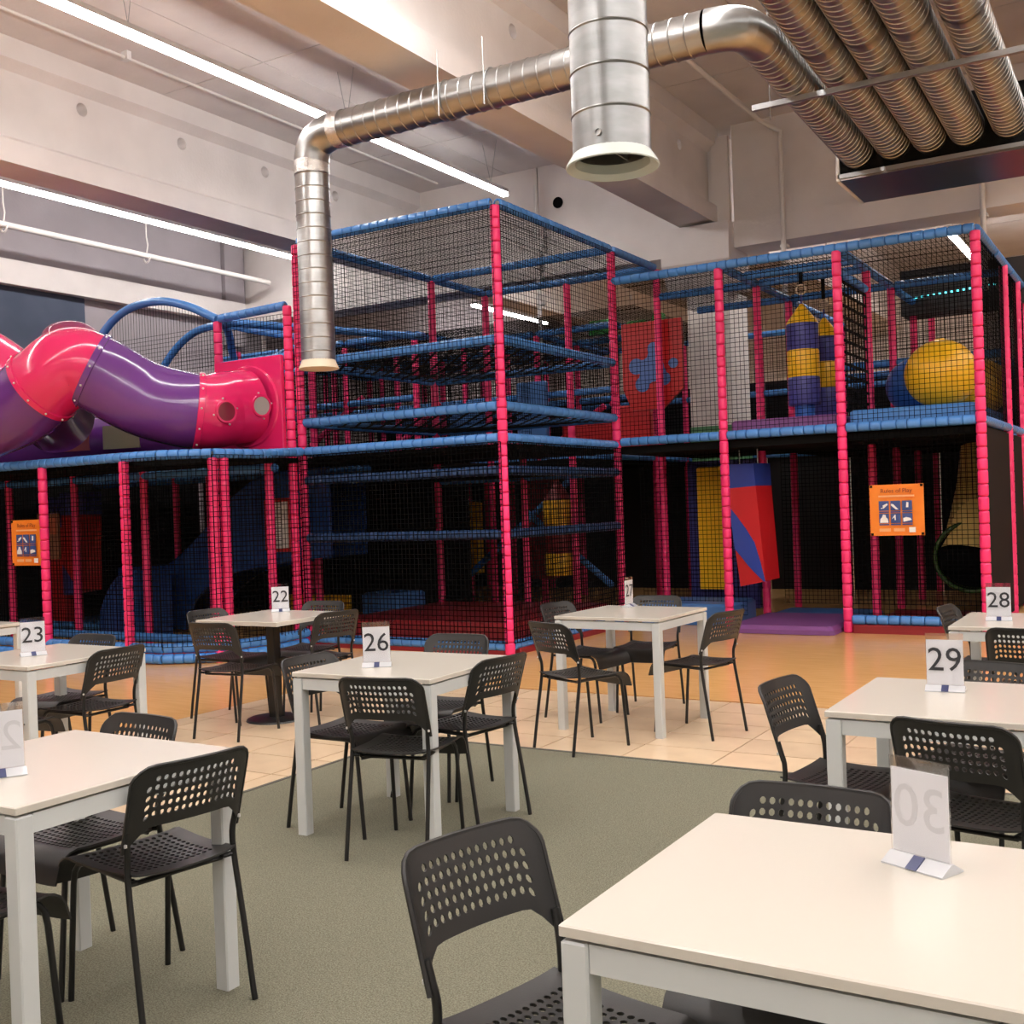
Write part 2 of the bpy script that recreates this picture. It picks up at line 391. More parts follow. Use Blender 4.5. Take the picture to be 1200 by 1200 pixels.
for dx in (1.55, 2.0): MB().sweep([(dx, -RD-.01, 1.95), (dx, -RD-.01, 2.5)], .006, 6).build('hanger_rod', 'steel', t); MB().sweep([(dx, RD*math.cos(a)*1.05, 2.13+RD*math.sin(a)*1.05) for a in [i*PI/12 for i in range(-12, 13)]], .006, 5).build('hanger_strap', 'steel', t)
ordn = ['second', 'third', 'fourth', 'fifth']
for i, x in enumerate((-2.25, -1.92, -1.59, -1.22)):
    t = thing('spiral_duct', '%s spiral steel duct from the crossing run, entering the plenum box' % ordn[i], 'duct', (x, 11.1, 4.82), 0, 'parallel spiral ducts')
    ribbed(MB(), (0, 0, 0), (.0, -5.2, .22), RD, .085, .0045, 44, .004).build('duct_pipe', 'duct', t, 18)
    for yy in (-2.6, -4.3): MB().sweep([(0, yy, -yy*.32/7.5), (0, yy-.05, -(yy-.05)*.32/7.5)], RD+.006, 32, False).build('coupling_band', 'duct', t, 40)
t = thing('plenum_box', 'long sheet-metal plenum box hanging where the parallel ducts end', 'duct', (-.85, 11.55, 4.55))
mb = MB(); mb.box(-1.92, 2.4, -.48, .5, 0, .02); mb.build('bottom_sheet', 'plenum', t)
MB().box(-1.92, 2.4, -.47, .5, .02, .62).build('box_body', 'black', t)
MB().box(-1.94, 2.4, -.5, -.47, .02, .06).build('edge_rail', 'steel', t)
MB().box(-1.95, -1.92, -.5, .5, -.01, .64).build('end_plate', 'pipe', t)
t = thing('support_rail', 'slotted steel rail hung on rods under the parallel ducts', 'rail', (-2.95, 9.0, 4.68))
mb = MB(); mb.box(0, 3.6, -.02, .02, 0, .005); mb.box(0, 3.6, -.022, -.018, 0, .045); mb.box(0, 3.6, .018, .022, 0, .045); mb.build('channel', 'steel', t)
for dx in (.15, 3.4): MB().sweep([(dx, 0, -.1), (dx, 0, SLAB-4.68)], .006, 6).build('threaded_rod', 'steel', t)
# pipes
t = thing('ceiling_conduit', 'thin pinkish conduit clipped along the ceiling beside the long strip light', 'pipe', (-9.85, 4, 6.58))
MB().sweep([(0, -11, 0), (0, 10.4, 0)], .018, 8).build('conduit', 'pipe', t, 40)
for yy in (-4, -1, 2.2, 4.4, 7.5): MB().box(-.05, .05, yy-.03, yy+.03, -.03, .07).build('conduit_clip', 'housing', t)
t = thing('sprinkler_pipe', 'white pipe on hooked hangers along the far side wall', 'pipe', (-13.65, 8, 5.56))
MB().sweep([(0, -14, 0), (0, 6.6, 0)], .045, 12).build('pipe', 'pipe', t, 40)
for yy in (-3.4, -.95, 1.45, 3.9):
    MB().sweep([(0, yy, SLAB-5.56), (0, yy, .3), (.03, yy, .16), (0, yy, .05)], .012, 6).build('hanger', 'pipe', t)
    MB().sweep([(.07*math.cos(a), yy, -.02+.085*math.sin(a)) for a in [PI+i*PI/8 for i in range(9)]], .014, 6).build('hook', 'pipe', t)
for i, (x, z0, z1, wh) in enumerate(((-4.43, 3.9, 6.35, 'beside the painted column'), (-8.2, 3.6, 6.3, 'behind the climbing tower'), (-1.95, 3.9, 6.4, 'behind the plenum box'))):
    t = thing('wall_pipe', 'thin white vertical pipe on the cross girder %s' % wh, 'pipe', (x, 14.62, z0))
    MB().sweep([(0, 0, 0), (0, 0, z1-z0), (-.2, -.25, z1-z0+.12), (-.25, -5, z1-z0+.13)] if i == 0 else [(0, 0, 0), (0, 0, z1-z0)], .035, 10).build('pipe', 'pipe', t, 40)
    MB().box(-.05, .05, 0, .12, .9, .94).build('pipe_clip', 'pipe', t)
t = thing('wall_pipe', 'thin white vertical pipe on the far side wall beside its pilaster', 'pipe', (-14.4, 15.2, 3)); MB().sweep([(0, 0, 0), (0, 0, 3.4)], .045, 10).build('pipe', 'pipe', t, 40)
# ================================================================== PLAY STRUCTURE
PR = .05                                    # padded radius
def pad_mesh(m):
    return MB().lathe([(.028, .0), (PR*.8, .012), (PR*.96, .05), (PR, .16), (PR*1.01, .5), (PR, .84), (PR*.96, .95), (PR*.8, .988), (.028, 1)], 12).mesh('foam_pad', m, 60)
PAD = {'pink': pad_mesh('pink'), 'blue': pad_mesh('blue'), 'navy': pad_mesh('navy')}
GR = {}
def grooved(L, m, n=8):
    k = (round(L, 2), m)
    if k not in GR:
        c = max(1, round(L/.12)); s = L/c; path = []; rad = []
        for i in range(c):
            path += [(0, 0, i*s), (0, 0, i*s+.012), (0, 0, (i+1)*s-.012)]; rad += [PR*.88, PR, PR]
        path.append((0, 0, L)); rad.append(PR*.88)
        GR[k] = MB().sweep(path, rad, n).mesh('padded_bar', m, 60)
    return GR[k]
class Frame:
    def __init__(s, name, label, loc):
        s.o = Vector(loc); s.root = thing(name, label, 'play structure', loc)
    def L(s, p): return Vector(p)-s.o
    def bar(s, name, p0, p1, m, pads, trim=.0):
        p0, p1 = Vector(p0), Vector(p1); d = (p1-p0).normalized(); p0 = p0+d*trim; p1 = p1-d*trim; L = (p1-p0).length; q = zrot(d)
        if not pads: return put(name, grooved(L, m), s.root, s.L(p0), q)
        core = MB().sweep([(0, 0, 0), (0, 0, L)], .024, 8).build(name, 'steel', s.root, 50, s.L(p0))
        core.rotation_mode = 'QUATERNION'; core.rotation_quaternion = q
        c = max(1, round(L/.122)); z = 0
        ws = [random.uniform(.82, 1.18) for _ in range(c)]; k = L/sum(ws)
        for w_ in ws:
            put('foam_pad' if name == 'post' else 'foam_sleeve', PAD[m], core, (0, 0, z), None, (1, 1, w_*k)); z += w_*k
        return core
    def post(s, x, y, z0, z1, pads=False): return s.bar('post', (x, y, z0), (x, y, z1), 'pink', pads)
    def rail(s, p0, p1, pads=False, trim=.045, m='blue'): return s.bar('rail', p0, p1, m, pads, trim)
    def net(s, o, u, v, cell=.05, r=.0030, name='net', m='net'):
        o, u, v = Vector(o), Vector(u), Vector(v); mb = MB(); a = max(1, round(u.length/cell)); b = max(1, round(v.length/cell))
        n = u.cross(v).normalized()
        def strand(p, q, w_):
            d = (q-p).normalized(); e = d.cross(n)*r; k = len(mb.v); h = n*r
            for base in (p, q): mb.v += [tuple(base+e-h*.6), tuple(base-e-h*.6), tuple(base+h*1.2)]
            for i in range(3): j = (i+1) % 3; mb.f.append([k+i, k+j, k+3+j, k+3+i])
        o2 = o-s.o
        for i in range(a+1):
            p = o2+u*(i/a)+u.normalized()*random.uniform(-.006, .006); strand(p, p+v+u.normalized()*random.uniform(-.006, .006), 0)
        for j in range(b+1):
            p = o2+v*(j/b)+v.normalized()*random.uniform(-.006, .006); strand(p, p+u+v.normalized()*random.uniform(-.006, .006), 0)
        return mb.build(name, m, s.root)
    def webbing(s, x0, x1, y0, y1, z, cell=.2, wd=.03):
        mb = MB(); W = x1-x0; H = y1-y0; ox, oy, oz = s.o
        for sg in (1, -1):
            c = -H
            while c < W:
                c += cell
                a = max(0, -c) if sg > 0 else max(0, c-W+0); pts = []
                for k in range(25):
                    t = k/24*H; x = c+t if sg > 0 else c+H-t
                    if 0 <= x <= W: pts.append((x0-ox+x, y0-oy+t, z-oz-.05*math.sin(PI*x/W)*math.sin(PI*t/H)))
                for p, q in zip(pts, pts[1:]):
                    e = Vector((1, -sg, 0)).normalized()*wd/2; k = len(mb.v)
                    for b in (p, q):
                        b = Vector(b); mb.v += [tuple(b+e), tuple(b-e), tuple(b-e+Vector((0, 0, .006))), tuple(b+e+Vector((0, 0, .006)))]
                    for i in range(4): j = (i+1) % 4; mb.f.append([k+i, k+j, k+4+j, k+4+i])
        return mb.build('webbing_floor', 'web', s.root)
    def box(s, name, x0, x1, y0, y1, z0, z1, m, b=.012):
        ox, oy, oz = s.o; return MB().rbox(x0-ox, x1-ox, y0-oy, y1-oy, z0-oz, z1-oz, b).build(name, m, s.root)

# ---------------------------------------------------------------- climbing tower
X0, X1, Y0, Y1 = -8.25, -5.66, 9.26, 11.84
tw = Frame('climbing_tower', 'tall netted climbing tower with pink padded corner posts and stacked blue rails', (-6.95, 10.55, 0))
tw.post(X0, Y0, 0, 4.42, True); tw.post(X1, Y0, 0, 4.42, True); tw.post(X1, Y1, 0, 4.42, True)
tw.post(X0-.11, Y0-.05, 0, 3.76, True)
tw.post(X0, Y1, 0, 4.42); tw.post(X0, 13.15, 0, 4.42); tw.post(-6.95, 13.15, 0, 4.42); tw.post(X1+.01, 13.15, 0, 4.42); tw.post(-6.95, Y1, 0, 2.1)
LV = [4.45, 3.11, 2.46, 2.14, 1.82, 1.19, .09]
for z in LV:
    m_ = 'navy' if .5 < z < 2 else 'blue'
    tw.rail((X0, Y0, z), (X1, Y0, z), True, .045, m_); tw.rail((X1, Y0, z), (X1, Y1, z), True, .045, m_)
for z in (4.45, 3.11, 2.46, 2.14):
    tw.rail((X0, Y0, z), (X0, Y1, z)); tw.rail((X0, Y1, z), (X1, Y1, z))
tw.rail((X0, Y1, 1.82), (X1, Y1, 1.82)); tw.rail((X0, Y1, 4.45), (X0, 13.15, 4.45)); tw.rail((X0, 13.15, 4.45), (X1, 13.15, 4.45)); tw.rail((X1, Y1, 4.45), (X1, 13.15, 4.45))
NC = .052
W, D = X1-X0, Y1-Y0
for za, zb in ((.12, 2.1), (2.5, 4.42)):
    rr = .0046 if za < 1 else .0027
    tw.net((X0, Y0-.056, za), (W, 0, 0), (0, 0, zb-za), NC, rr); tw.net((X1+.056, Y0, za), (0, D, 0), (0, 0, zb-za), NC, rr)
tw.net((X0, Y0, 4.43), (W, 0, 0), (0, D+1.3, 0), NC, .0024); tw.net((X0, Y0, 2.2), (0, D+1.3, 0), (0, 0, 2.2), NC, .0024)
tw.net((X0, Y0, 1.81), (W, 0, 0), (0, D, 0), .06); tw.net((X0, Y0, 1.18), (W, 0, 0), (0, D, 0), .06)
tw.webbing(X0+.03, X1-.03, Y0+.03, Y1-.03, 3.08); tw.webbing(X0+.03, X1-.03, Y0+.03, Y1-.03, 2.43)
tw.net((X0, Y1, .1), (W, 0, 0), (0, 0, 2.0), NC)
for (a, b) in ((X0+.04, -6.96), (-6.94, X1-.04)):
    for (c, d) in ((Y0+.1, 10.54), (10.56, Y1)): tw.box('deck_panel', a, b, c, d, 2.04, 2.09, 'black', .004)
tw.box('plinth', X1-.02, X1+.06, Y0+.1, Y1, 0, .06, 'maroon', .006); tw.box('plinth', X0, X1-.05, Y0-.02, Y0+.06, 0, .05, 'maroon', .006)
for i, (a, b, c, d, h, wh) in enumerate(((X0+.12, -7.28, Y0+.12, 11.7, .27, 'nearer the tube slide'), (-7.24, X1-.12, Y0+.12, 10.4, .29, 'behind the pink corner post'), (-7.24, X1-.12, 10.44, 11.75, .28, 'at the back of the tower floor'))):
    o = MB().rbox(a-(a+b)/2, b-(a+b)/2, c-(c+d)/2, d-(c+d)/2, 0, h, .03).build('crash_mat', 'maroon', None, None, ((a+b)/2, (c+d)/2, .006))
    tag(o, 'maroon crash mat on the climbing tower floor, %s' % wh, 'mat', 'maroon crash mats')

# ---------------------------------------------------------------- ball deck (right wing)
bd = Frame('ball_deck_frame', 'two-storey pink and blue padded frame with netted ball deck above a dark ground floor', (-3.35, 13.2, 0))
XC = [-5.65, -4.34, -3.03, -1.66]; YC = [11.84, 13.15, 14.45]
for x in XC[1:]:
    bd.post(x, YC[0], 0, 4.04, True)
    for y in (YC[1:] if x < -2 else (13.9, 15.1)): bd.post(x, y, 0, 4.04)
for a, b in zip(XC, XC[1:]):
    bd.rail((a, YC[0], 4.07), (b, YC[0], 4.07), True, .0); bd.rail((a, YC[0], 2.17), (b, YC[0], 2.17), True)
    for y in ((13.15, 14.45) if a < -5 else (12.6, 13.15, 14.45) if a < -4 else (14.45,)): bd.rail((a, y, 4.07), (b, y, 4.07))
    if a > -5: bd.rail((a, 14.45, 3.1), (b, 14.45, 3.1))
    bd.rail((a, 13.15, 2.1), (b, 13.15, 2.1))
    bd.net((a, YC[0], 4.06), (b-a, 0, 0), (0, 2.6, 0), NC, .0024)
    bd.net((a, YC[0]+.03, 2.2), (b-a, 0, 0), (0, 0, 1.84), NC, .0028)
    if a > -5: bd.net((a, 14.45, 2.2), (b-a, 0, 0), (0, 0, 1.84), NC)
for x in XC[1:]:
    for ya, yb in zip(YC, YC[1:]): bd.rail((x, ya, 4.07), (x, yb, 4.07)); bd.rail((x, ya, 2.17), (x, yb, 2.17))
bd.rail((-1.66, 14.45, 4.07), (-1.66, 17, 4.07)); bd.rail((-1.66, 14.45, 2.17), (-1.66, 17, 2.17))
for y in (17.0,): bd.post(-1.66, y, 0, 4.04)
bd.net((-1.66, YC[0], 2.2), (0, 5.1, 0), (0, 0, 1.84), NC)
bd.box('screen_panel', -1.68, -1.65, 11.9, 17, .06, 2.1, 'darkscreen', .004)
for a, b in zip(XC, XC[1:]):
    for c, d in zip(YC, YC[1:]): bd.box('deck_panel', a+.01, b-.01, c+.06, d-.01, 2.03, 2.12, 'black', .004)
bd.box('deck_pad', XC[1]+.07, XC[2]-.06, 11.9, 14.4, 2.14, 2.33, 'purplemat', .02)
bd.box('deck_pad', XC[2]+.07, XC[3]-.06, 11.9, 14.4, 2.14, 2.35, 'blue', .02)
bd.rail((XC[2], YC[0], .14), (XC[3], YC[0], .14), True); bd.box('plinth', XC[2]+.06, XC[3]-.05, YC[0]-.05, YC[0]+.1, 0, .09, 'maroon', .01)
bd.net((XC[2], YC[0]+.03, .15), (XC[3]-XC[2], 0, 0), (0, 0, 1.95), NC)
bd.net((XC[0], YC[0]+.6, .1), (XC[1]-XC[0], 0, 0), (0, 0, 2.0), NC)
bd.net((XC[0], 13.15, .1), (XC[1]-XC[0], 0, 0), (0, 0, 2.0), NC); bd.net((XC[1], 13.9, .1), (XC[3]-XC[1], 0, 0), (0, 0, 2.0), NC)
# black climbing ladder between the bags and the ball deck
mb = MB(); lx, ly, lz = -3.03+3.35, 12.0-13.2, 2.35
for k in range(9): mb.box(lx-.004, lx+.004, ly+k*.135, ly+k*.135+.026, lz, lz+1.42)
for k in range(12): mb.box(lx-.006, lx+.006, ly, ly+1.11, lz+k*.126, lz+k*.126+.03)
mb.build('webbing_ladder', 'web', bd.root)
bd.rail((-3.03, 11.9, 3.82), (-3.03, 13.1, 3.82))
# dark blue pads on the ground floor
bd.box('wall_pad', -5.35, -4.45, 13.22, 13.32, .1, 1.95, 'indigo', .01)
o = MB().rbox(-.175, .175, -.05, .05, 0, 1.53, .02).build('pad_board', 'yellow', None, None, (-5.005, 13.14, .34)); tag(o, 'upright yellow pad fixed on the dark ground floor beside the hanging bag', 'pad')

# ---------------------------------------------------------------- left wing
lw = Frame('wing_frame', 'low pink and blue padded wing with a deck under the tube slide', (-10.5, 9.5, 0))
path = [Vector(p) for p in ((-13.4, 7.62, 0), (-11.8, 7.62, 0), (-10.5, 7.62, 0), (-9.2, 7.62, 0), (-8.75, 7.66, 0), (-8.28, 7.95, 0), (-8.15, 8.5, 0), (-8.2, 9.18, 0))]
for i, (p, q) in enumerate(zip(path, path[1:])):
    z0, z1 = 2.1, 2.1 if i < 6 else 2.14
    lw.rail(p+Vector((0, 0, z0)), q+Vector((0, 0, z1)), True, 0); lw.rail(p+Vector((0, 0, .16)), q+Vector((0, 0, .16)), True, 0); lw.rail(p+Vector((.0, -.02, .055)), q+Vector((.0, -.02, .055)), i > 2, 0)
    lw.net(p+(Vector((0, .02, .18)) if i < 3 else Vector((.045, -.06, .18))), q-p, (0, 0, 1.9), NC)
for x, y in ((-11.8, 7.62), (-10.5, 7.62), (-9.2, 7.62)): lw.post(x, y, 0, 2.06, True)
lw.post(-8.30, 7.97, 0, 2.06); lw.post(-8.27, 8.09, 0, 2.06)
for x, y in ((-13.0, 8.93), (-11.7, 8.93), (-10.44, 8.93), (-9.42, 9.0), (-8.42, 8.9), (-11.7, 10.55), (-9.2, 10.55), (-10.44, 11.84)): lw.post(x, y, 0, 2.06)
for y in (8.93, 10.55):
    lw.rail((-13.4, y, 1.97), (-8.3, y, 1.97)); lw.net((-13.4, y, .1), (5.1, 0, 0), (0, 0, 1.95), NC)
for a, b in ((-13.4, -12.1), (-12.1, -10.8), (-10.8, -9.5), (-9.5, -8.3)): lw.box('screen_panel', a-.005, b+.005, 12.6+.05*(a < -10), 12.64+.05*(a < -10), 0, 2.02, 'shadeblack', .004)  # black sheets added to stand in for shade behind the wing
lw.box('screen_panel', -13.5, -13.46, 7.7, 12.6, 0, 2.02, 'shadeblack', .004)  # added black sheet, darkening the wing's far side like shade
lw.rail((-11.8, 8.6, .12), (-8.8, 8.6, .12)); lw.rail((-13.4, 9.3, .12), (-11.3, 9.3, .12))
for a, b in ((-13.4, -11.7), (-11.7, -10.4), (-10.4, -9.15), (-9.15, -8.3)):
    for c, d in ((7.72, 8.9), (8.95, 10.5), (10.55, 11.8), (11.84, 13.1)): lw.box('deck_panel', a+.01, b-.01, c if a < -9.2 else max(c, 8.05), d, 2.02, 2.08, 'black', .004)
lw.post(-9.48, 9.26, 2.1, 3.72, True); lw.post(-12.48, 8.93, 2.08, 2.6, True); lw.post(-10.46, 10.55, 2.1, 3.6); lw.post(-9.2, 10.55, 2.1, 3.6)
lw.rail((-9.48, 9.26, 3.75), (-8.35, 9.22, 3.77), True); lw.rail((-9.48, 9.26, 3.2), (-8.35, 9.22, 3.2), True)
for (yy, ps) in ((9.26, ((-11.75, 3.5), (-11.4, 3.86), (-10.99, 4.05), (-10.46, 4.08), (-9.96, 3.96), (-9.48, 3.75))), (10.55, ((-12.0, 3.4), (-11.6, 3.76), (-11.2, 3.95), (-10.7, 3.98), (-10.2, 3.86), (-9.3, 3.65)))):
    pts = bez([(x+10.5, yy-9.5, z) for x, z in ps], 6)
    MB().sweep(pts, PR, 10).build('arched_rail', 'blue', lw.root, 50)
    mb = MB()
    for k in range(46):
        x = -11.7+k*.05; zt = next((pts[i].z for i in range(len(pts)-1) if pts[i].x <= x+10.5 <= pts[i+1].x), None)
        if zt and zt > 3.22: mb.sweep([(x+10.5, yy-9.5, 3.2), (x+10.5, yy-9.5, zt)], .0024, 3, False)
    for z in range(16): mb.sweep([(-1.15, yy-9.5, 3.22+z*.05), (.95, yy-9.5, 3.22+z*.05)], .0024, 3, False) if z < 10 else None
    mb.build('net', 'net', lw.root)
arc = [(-10.45, 10.55, 3.3), (-10.3, 10.3, 3.55), (-10.0, 9.95, 3.72), (-9.7, 9.55, 3.78), (-9.48, 9.26, 3.75)]
MB().sweep(bez([(x+10.5, y-9.5, z) for x, y, z in arc], 5), PR, 10).build('arched_rail', 'blue', lw.root, 50)
lw.rail((-12, 10.55, 3.25), (-9.2, 10.55, 3.25)); lw.rail((-10.45, 10.55, 3.3), (-8.3, 9.4, 3.35)); lw.rail((-9.48, 9.26, 3.72), (-8.3, 11.8, 3.7)); lw.rail((-9.2, 10.55, 3.6), (-8.3, 9.35, 3.62))
lw.net((-9.48, 9.3, 2.2), (1.15, 0, 0), (0, 0, 1.5), NC); lw.net((-12, 10.55, 2.2), (3.7, 0, 0), (0, 0, 1.1), NC)

# ---------------------------------------------------------------- rear frame
rf = Frame('rear_play_frame', 'deep rear play frame of pink posts, blue rails and black nets behind the tower', (-7.5, 15.7, 0))
RX = [-13.4+1.3*i for i in range(9)]; RX += [-1.66]; RY = [13.15, 14.45, 15.75, 17.05]
for y in RY:
    for x in RX:
        if -6.1 < x < -4.2 and 14 < y < 16: continue
        if x > -8.4 and y < 14 or x > -4.5 and y < 15: continue
        rf.post(x+.02*math.sin(x*9), y, 0, 4.0 if y > 14 else 3.95)
    for z in (4.03, 3.1, 2.13):
        for a, b in zip(RX, RX[1:]):
            if y < 14 and b > -8.3: continue
            if y == 14.45 and a > -7.0: continue
            if z > 4 and a > -4.5: continue
            if -6.2 < a < -5.1 and y == 15.75 or -6.2 < b < -5.1 and y == 15.75: continue
            rf.rail((a, y, z), (b, y, z))
for x in RX[:-1]:
    for ya, yb in zip(RY, RY[1:]):
        if -6.1 < x < -5.2 and yb > 14.6: continue
        if x > -8.4 and ya < 14: continue
        rf.rail((x, ya, 4.03), (x, yb, 4.03)); rf.rail((x, ya, 2.13), (x, yb, 2.13))
for y in RY: rf.net((-13.4, y, 2.2), (5.1 if y < 14 else (7.3 if y < 16 else 11.7), 0, 0), (0, 0, 1.8), NC, .003)
rf.net((-13.4, 13.15, 4.02), (7.4, 0, 0), (0, 3.9, 0), .06, .003); rf.net((-8.2, 13.15, 2.2), (0, 3.9, 0), (0, 0, 1.8), .06, .003); rf.net((-10.8, 11.84, 2.2), (0, 5.2, 0), (0, 0, 1.8), .06, .003)
for a, b in zip(RX, RX[1:]):
    for ya, yb in zip([13.15]+RY[1:], RY[1:]):
        if b > -5.7 and ya < 14: continue
        if -6.1 < b and a < -5.2 and yb > 14.6 and ya < 15.8: continue
        rf.box('deck_panel', a+.01, b-.01, ya+.01, yb-.01, 2.02, 2.08, 'black', .004)
    rf.box('screen_panel', a+.01, b-.01, 17.2, 17.25, 0, 3.3, 'shadeblack', .004)  # added black sheets where the rear interior is only in shade
for (p, q) in (((-10.2, 13.4, 2.3), (-9.4, 13.6, 3.05)), ((-11.6, 13.2, 2.5), (-10.6, 13.3, 3.2)), ((-8.1, 14.6, 2.3), (-7.2, 14.7, 2.9)), ((-6.9, 14.3, 2.9), (-6.2, 14.3, 2.3)), ((-9.0, 14.8, 2.2), (-8.2, 14.8, 2.9))):
    rf.rail(p, q, False, 0, 'pink')
rf.rail((-9.0, 13.25, .3), (-7.0, 13.4, 1.9)); rf.rail((-8.0, 13.6, 1.4), (-6.6, 13.6, .3))
for i, (x, y, wd, z0, z1, m) in enumerate(((-11.35, 14.3, .2, .3, 1.6, 'maroon'), (-10.84, 14.3, .4, .3, 1.58, 'maroon'), (-10.22, 14.3, .22, .45, 1.56, 'yellow'), (-9.72, 14.3, .24, .45, 1.55, 'yellow'), (-9.3, 14.3, .24, .45, 1.55, 'yellow'), (-7.9, 13.9, .5, .4, 1.9, 'maroon'), (-9.3, 14.2, .6, 2.4, 3.0, 'bluemat'), (-8.2, 14.3, .5, 2.4, 3.3, 'bluemat'), (-7.4, 14.6, .9, 2.2, 2.75, 'red'), (-6.4, 14.0, .5, 2.2, 2.8, 'red'))):
    rf.box('pad', x-wd/2, x+wd/2, y-.06, y+.06, z0, z1, m, .02)
# red splat panel
P = [(-.42, 0, .28), (-.3, 0, 0), (.14, 0, 0), (.42, 0, .24), (.42, 0, 1.14), (-.42, 0, 1.14)]
sp = MB().extrude(P[::-1], (0, .05, 0)).build('splat_panel', mat('red_board', (.5, .012, .012), .35), rf.root, None, (-5.80+7.5, 13.26-15.7, 2.66))
mb = MB()
for cx, cz, r in ((0, .52, .17), (.03, .78, .085), (.03, .68, .09), (-.22, .57, .105), (-.12, .55, .1), (-.14, .33, .1), (-.08, .42, .1), (.17, .38, .085), (.1, .45, .1), (.3, .57, .065), (.02, .6, .11)):
    dy = .0006*len(mb.v)/40
    mb.extrude([(cx+r*math.cos(2*PI*k/20), -.006-dy, cz+r*math.sin(2*PI*k/20)) for k in range(20)][::-1], (0, .006+dy, 0))
mb.build('splat', mat('splat_blue', (.08, .16, .42), .4), sp)
# ---------------------------------------------------------------- hanging bags
def punch_bag(x, y, dz, label):
    t = thing('punch_bag', label, 'punch bag', (x, y, 2.5-dz), 0, 'striped hanging bags')
    r = .18
    def band(z0, z1, m): MB().lathe([(r*.97, z0), (r, z0+.015), (r, z1-.015), (r*.97, z1)], 24, caps=True).build('band', m, t, 50)
    band(0, .32, 'indigo'); band(.32, .63, 'yellow'); band(.63, .93, 'indigo')
    MB().lathe([(r*1.02, .93), (r*.9, .97), (.02, 1.16)], 24, caps=True).build('cone_top', 'yellow', t, 30)
    MB().lathe([(.11, -.14), (.115, 0)], 16, caps=True).build('lower_stub', 'ballblue', t, 40)
    MB().sweep([(0, 0, 1.14), (0, 0, 1.27)], .012, 6).build('strap', 'indigo', t)
    o = MB().sweep([(.055*math.cos(2*PI*k/20), 0, .055*math.sin(2*PI*k/20)) for k in range(21)], .01, 8, False).build('ring', 'ring', t, 60, (0, 0, 1.325))
    MB().box(-.022, .022, -.006, .006, 1.37, 1.56+dz).build('hanger_strap', 'web', t)
punch_bag(-3.635, 12.6, 0, 'yellow and indigo striped punch bag hanging from a ring, fully in view')
punch_bag(-3.57, 13.3, .08, 'yellow and indigo striped punch bag half hidden behind a pink post')
t = thing('wedge_bag', 'red and blue faceted bag hanging over the purple threshold mat', 'punch bag', (-4.28, 12.5, .44))
mb = MB(); mb.quadbox([(-.1, -.16, 0), (.2, -.16, .06), (.27, .14, .08), (-.16, .14, 0), (-.23, -.16, 1.14), (.12, -.16, 1.16), (.21, .14, 1.16), (-.2, .14, 1.14)]); mb.build('red_body', 'red', t)
mb = MB(); mb.quadbox([(-.23, -.16, 1.14), (.12, -.16, 1.16), (.21, .14, 1.16), (-.2, .14, 1.14), (-.235, -.16, 1.42), (.1, -.16, 1.42), (.2, .14, 1.42), (-.2, .14, 1.42)]); mb.build('blue_top', mat('royal_blue_vinyl', (.03, .06, .34), .35), t)
BL, BR, TL, TRr = Vector((-.1, -.16, 0)), Vector((.2, -.16, .06)), Vector((-.23, -.16, 1.14)), Vector((.12, -.16, 1.16))
def face(a, b): return (BL*(1-a)+BR*a)*(1-b)+(TL*(1-a)+TRr*a)*b+Vector((0, -.006, 0))
mb = MB(); up = [(0, .82), (.25, .70), (.5, .57), (.75, .42), (.9, .2), (1, .0)]; lo = [(0, .38), (.2, .29), (.4, .2), (.6, .12), (.8, .05), (.94, .0)]
for k in range(5): mb.extrude([face(*lo[k]), face(*lo[k+1]), face(*up[k+1]), face(*up[k])][::-1], (0, -.006, 0))
mb.build('blue_wedge', mat('royal_blue_panel', (.03, .07, .4), .35), t)
for dx in (-.12, .1): MB().sweep([(dx, 0, 1.42), (dx, 0, 1.6)], .008, 6).build('chain', 'steel', t)
t = thing('wedge_bag', 'red and indigo hanging bag in the dim wing beside the orange banner', 'punch bag', (-12.45, 9.6, .5))
MB().quadbox([(-.2, -.15, 0), (.1, -.12, .05), (.2, .12, .05), (-.2, .12, 0), (-.22, -.15, 1.05), (.2, -.15, 1.05), (.22, .14, 1.05), (-.22, .14, 1.05)]).build('red_body', 'red', t)
MB().box(-.225, .225, -.155, .145, 1.05, 1.35).build('blue_top', 'indigo', t); MB().extrude([(-.2, -.165, .4), (-.2, -.165, 0), (.12, -.15, .0)], (0, -.006, 0)).build('blue_wedge', 'indigo', t)
t = thing('padded_column', 'red and indigo padded column in the dim wing behind a pink post', 'pad', (-12.95, 9.7, 0))
MB().rbox(-.17, .17, -.15, .15, 0, 1.4, .02).build('red_body', 'red', t); MB().rbox(-.175, .175, -.155, .155, 1.4, 1.8, .02).build('blue_top', 'indigo', t)
t = thing('punch_bag', 'red and yellow banded bag hanging in the dark behind the tower', 'punch bag', (-7.28, 13.3, .5))
for z0, z1, m in ((0, .3, 'yellow'), (.3, .68, 'maroon'), (.68, 1.03, 'yellow')): MB().lathe([(.2, z0), (.21, z0+.02), (.21, z1-.02), (.2, z1)], 20, caps=True).build('band', m, t, 50)
MB().lathe([(.2, 1.03), (.02, 1.3)], 20, caps=True).build('cone_top', 'maroon', t, 40); MB().sweep([(0, 0, 1.28), (0, 0, 1.52)], .01, 6).build('strap', 'web', t)
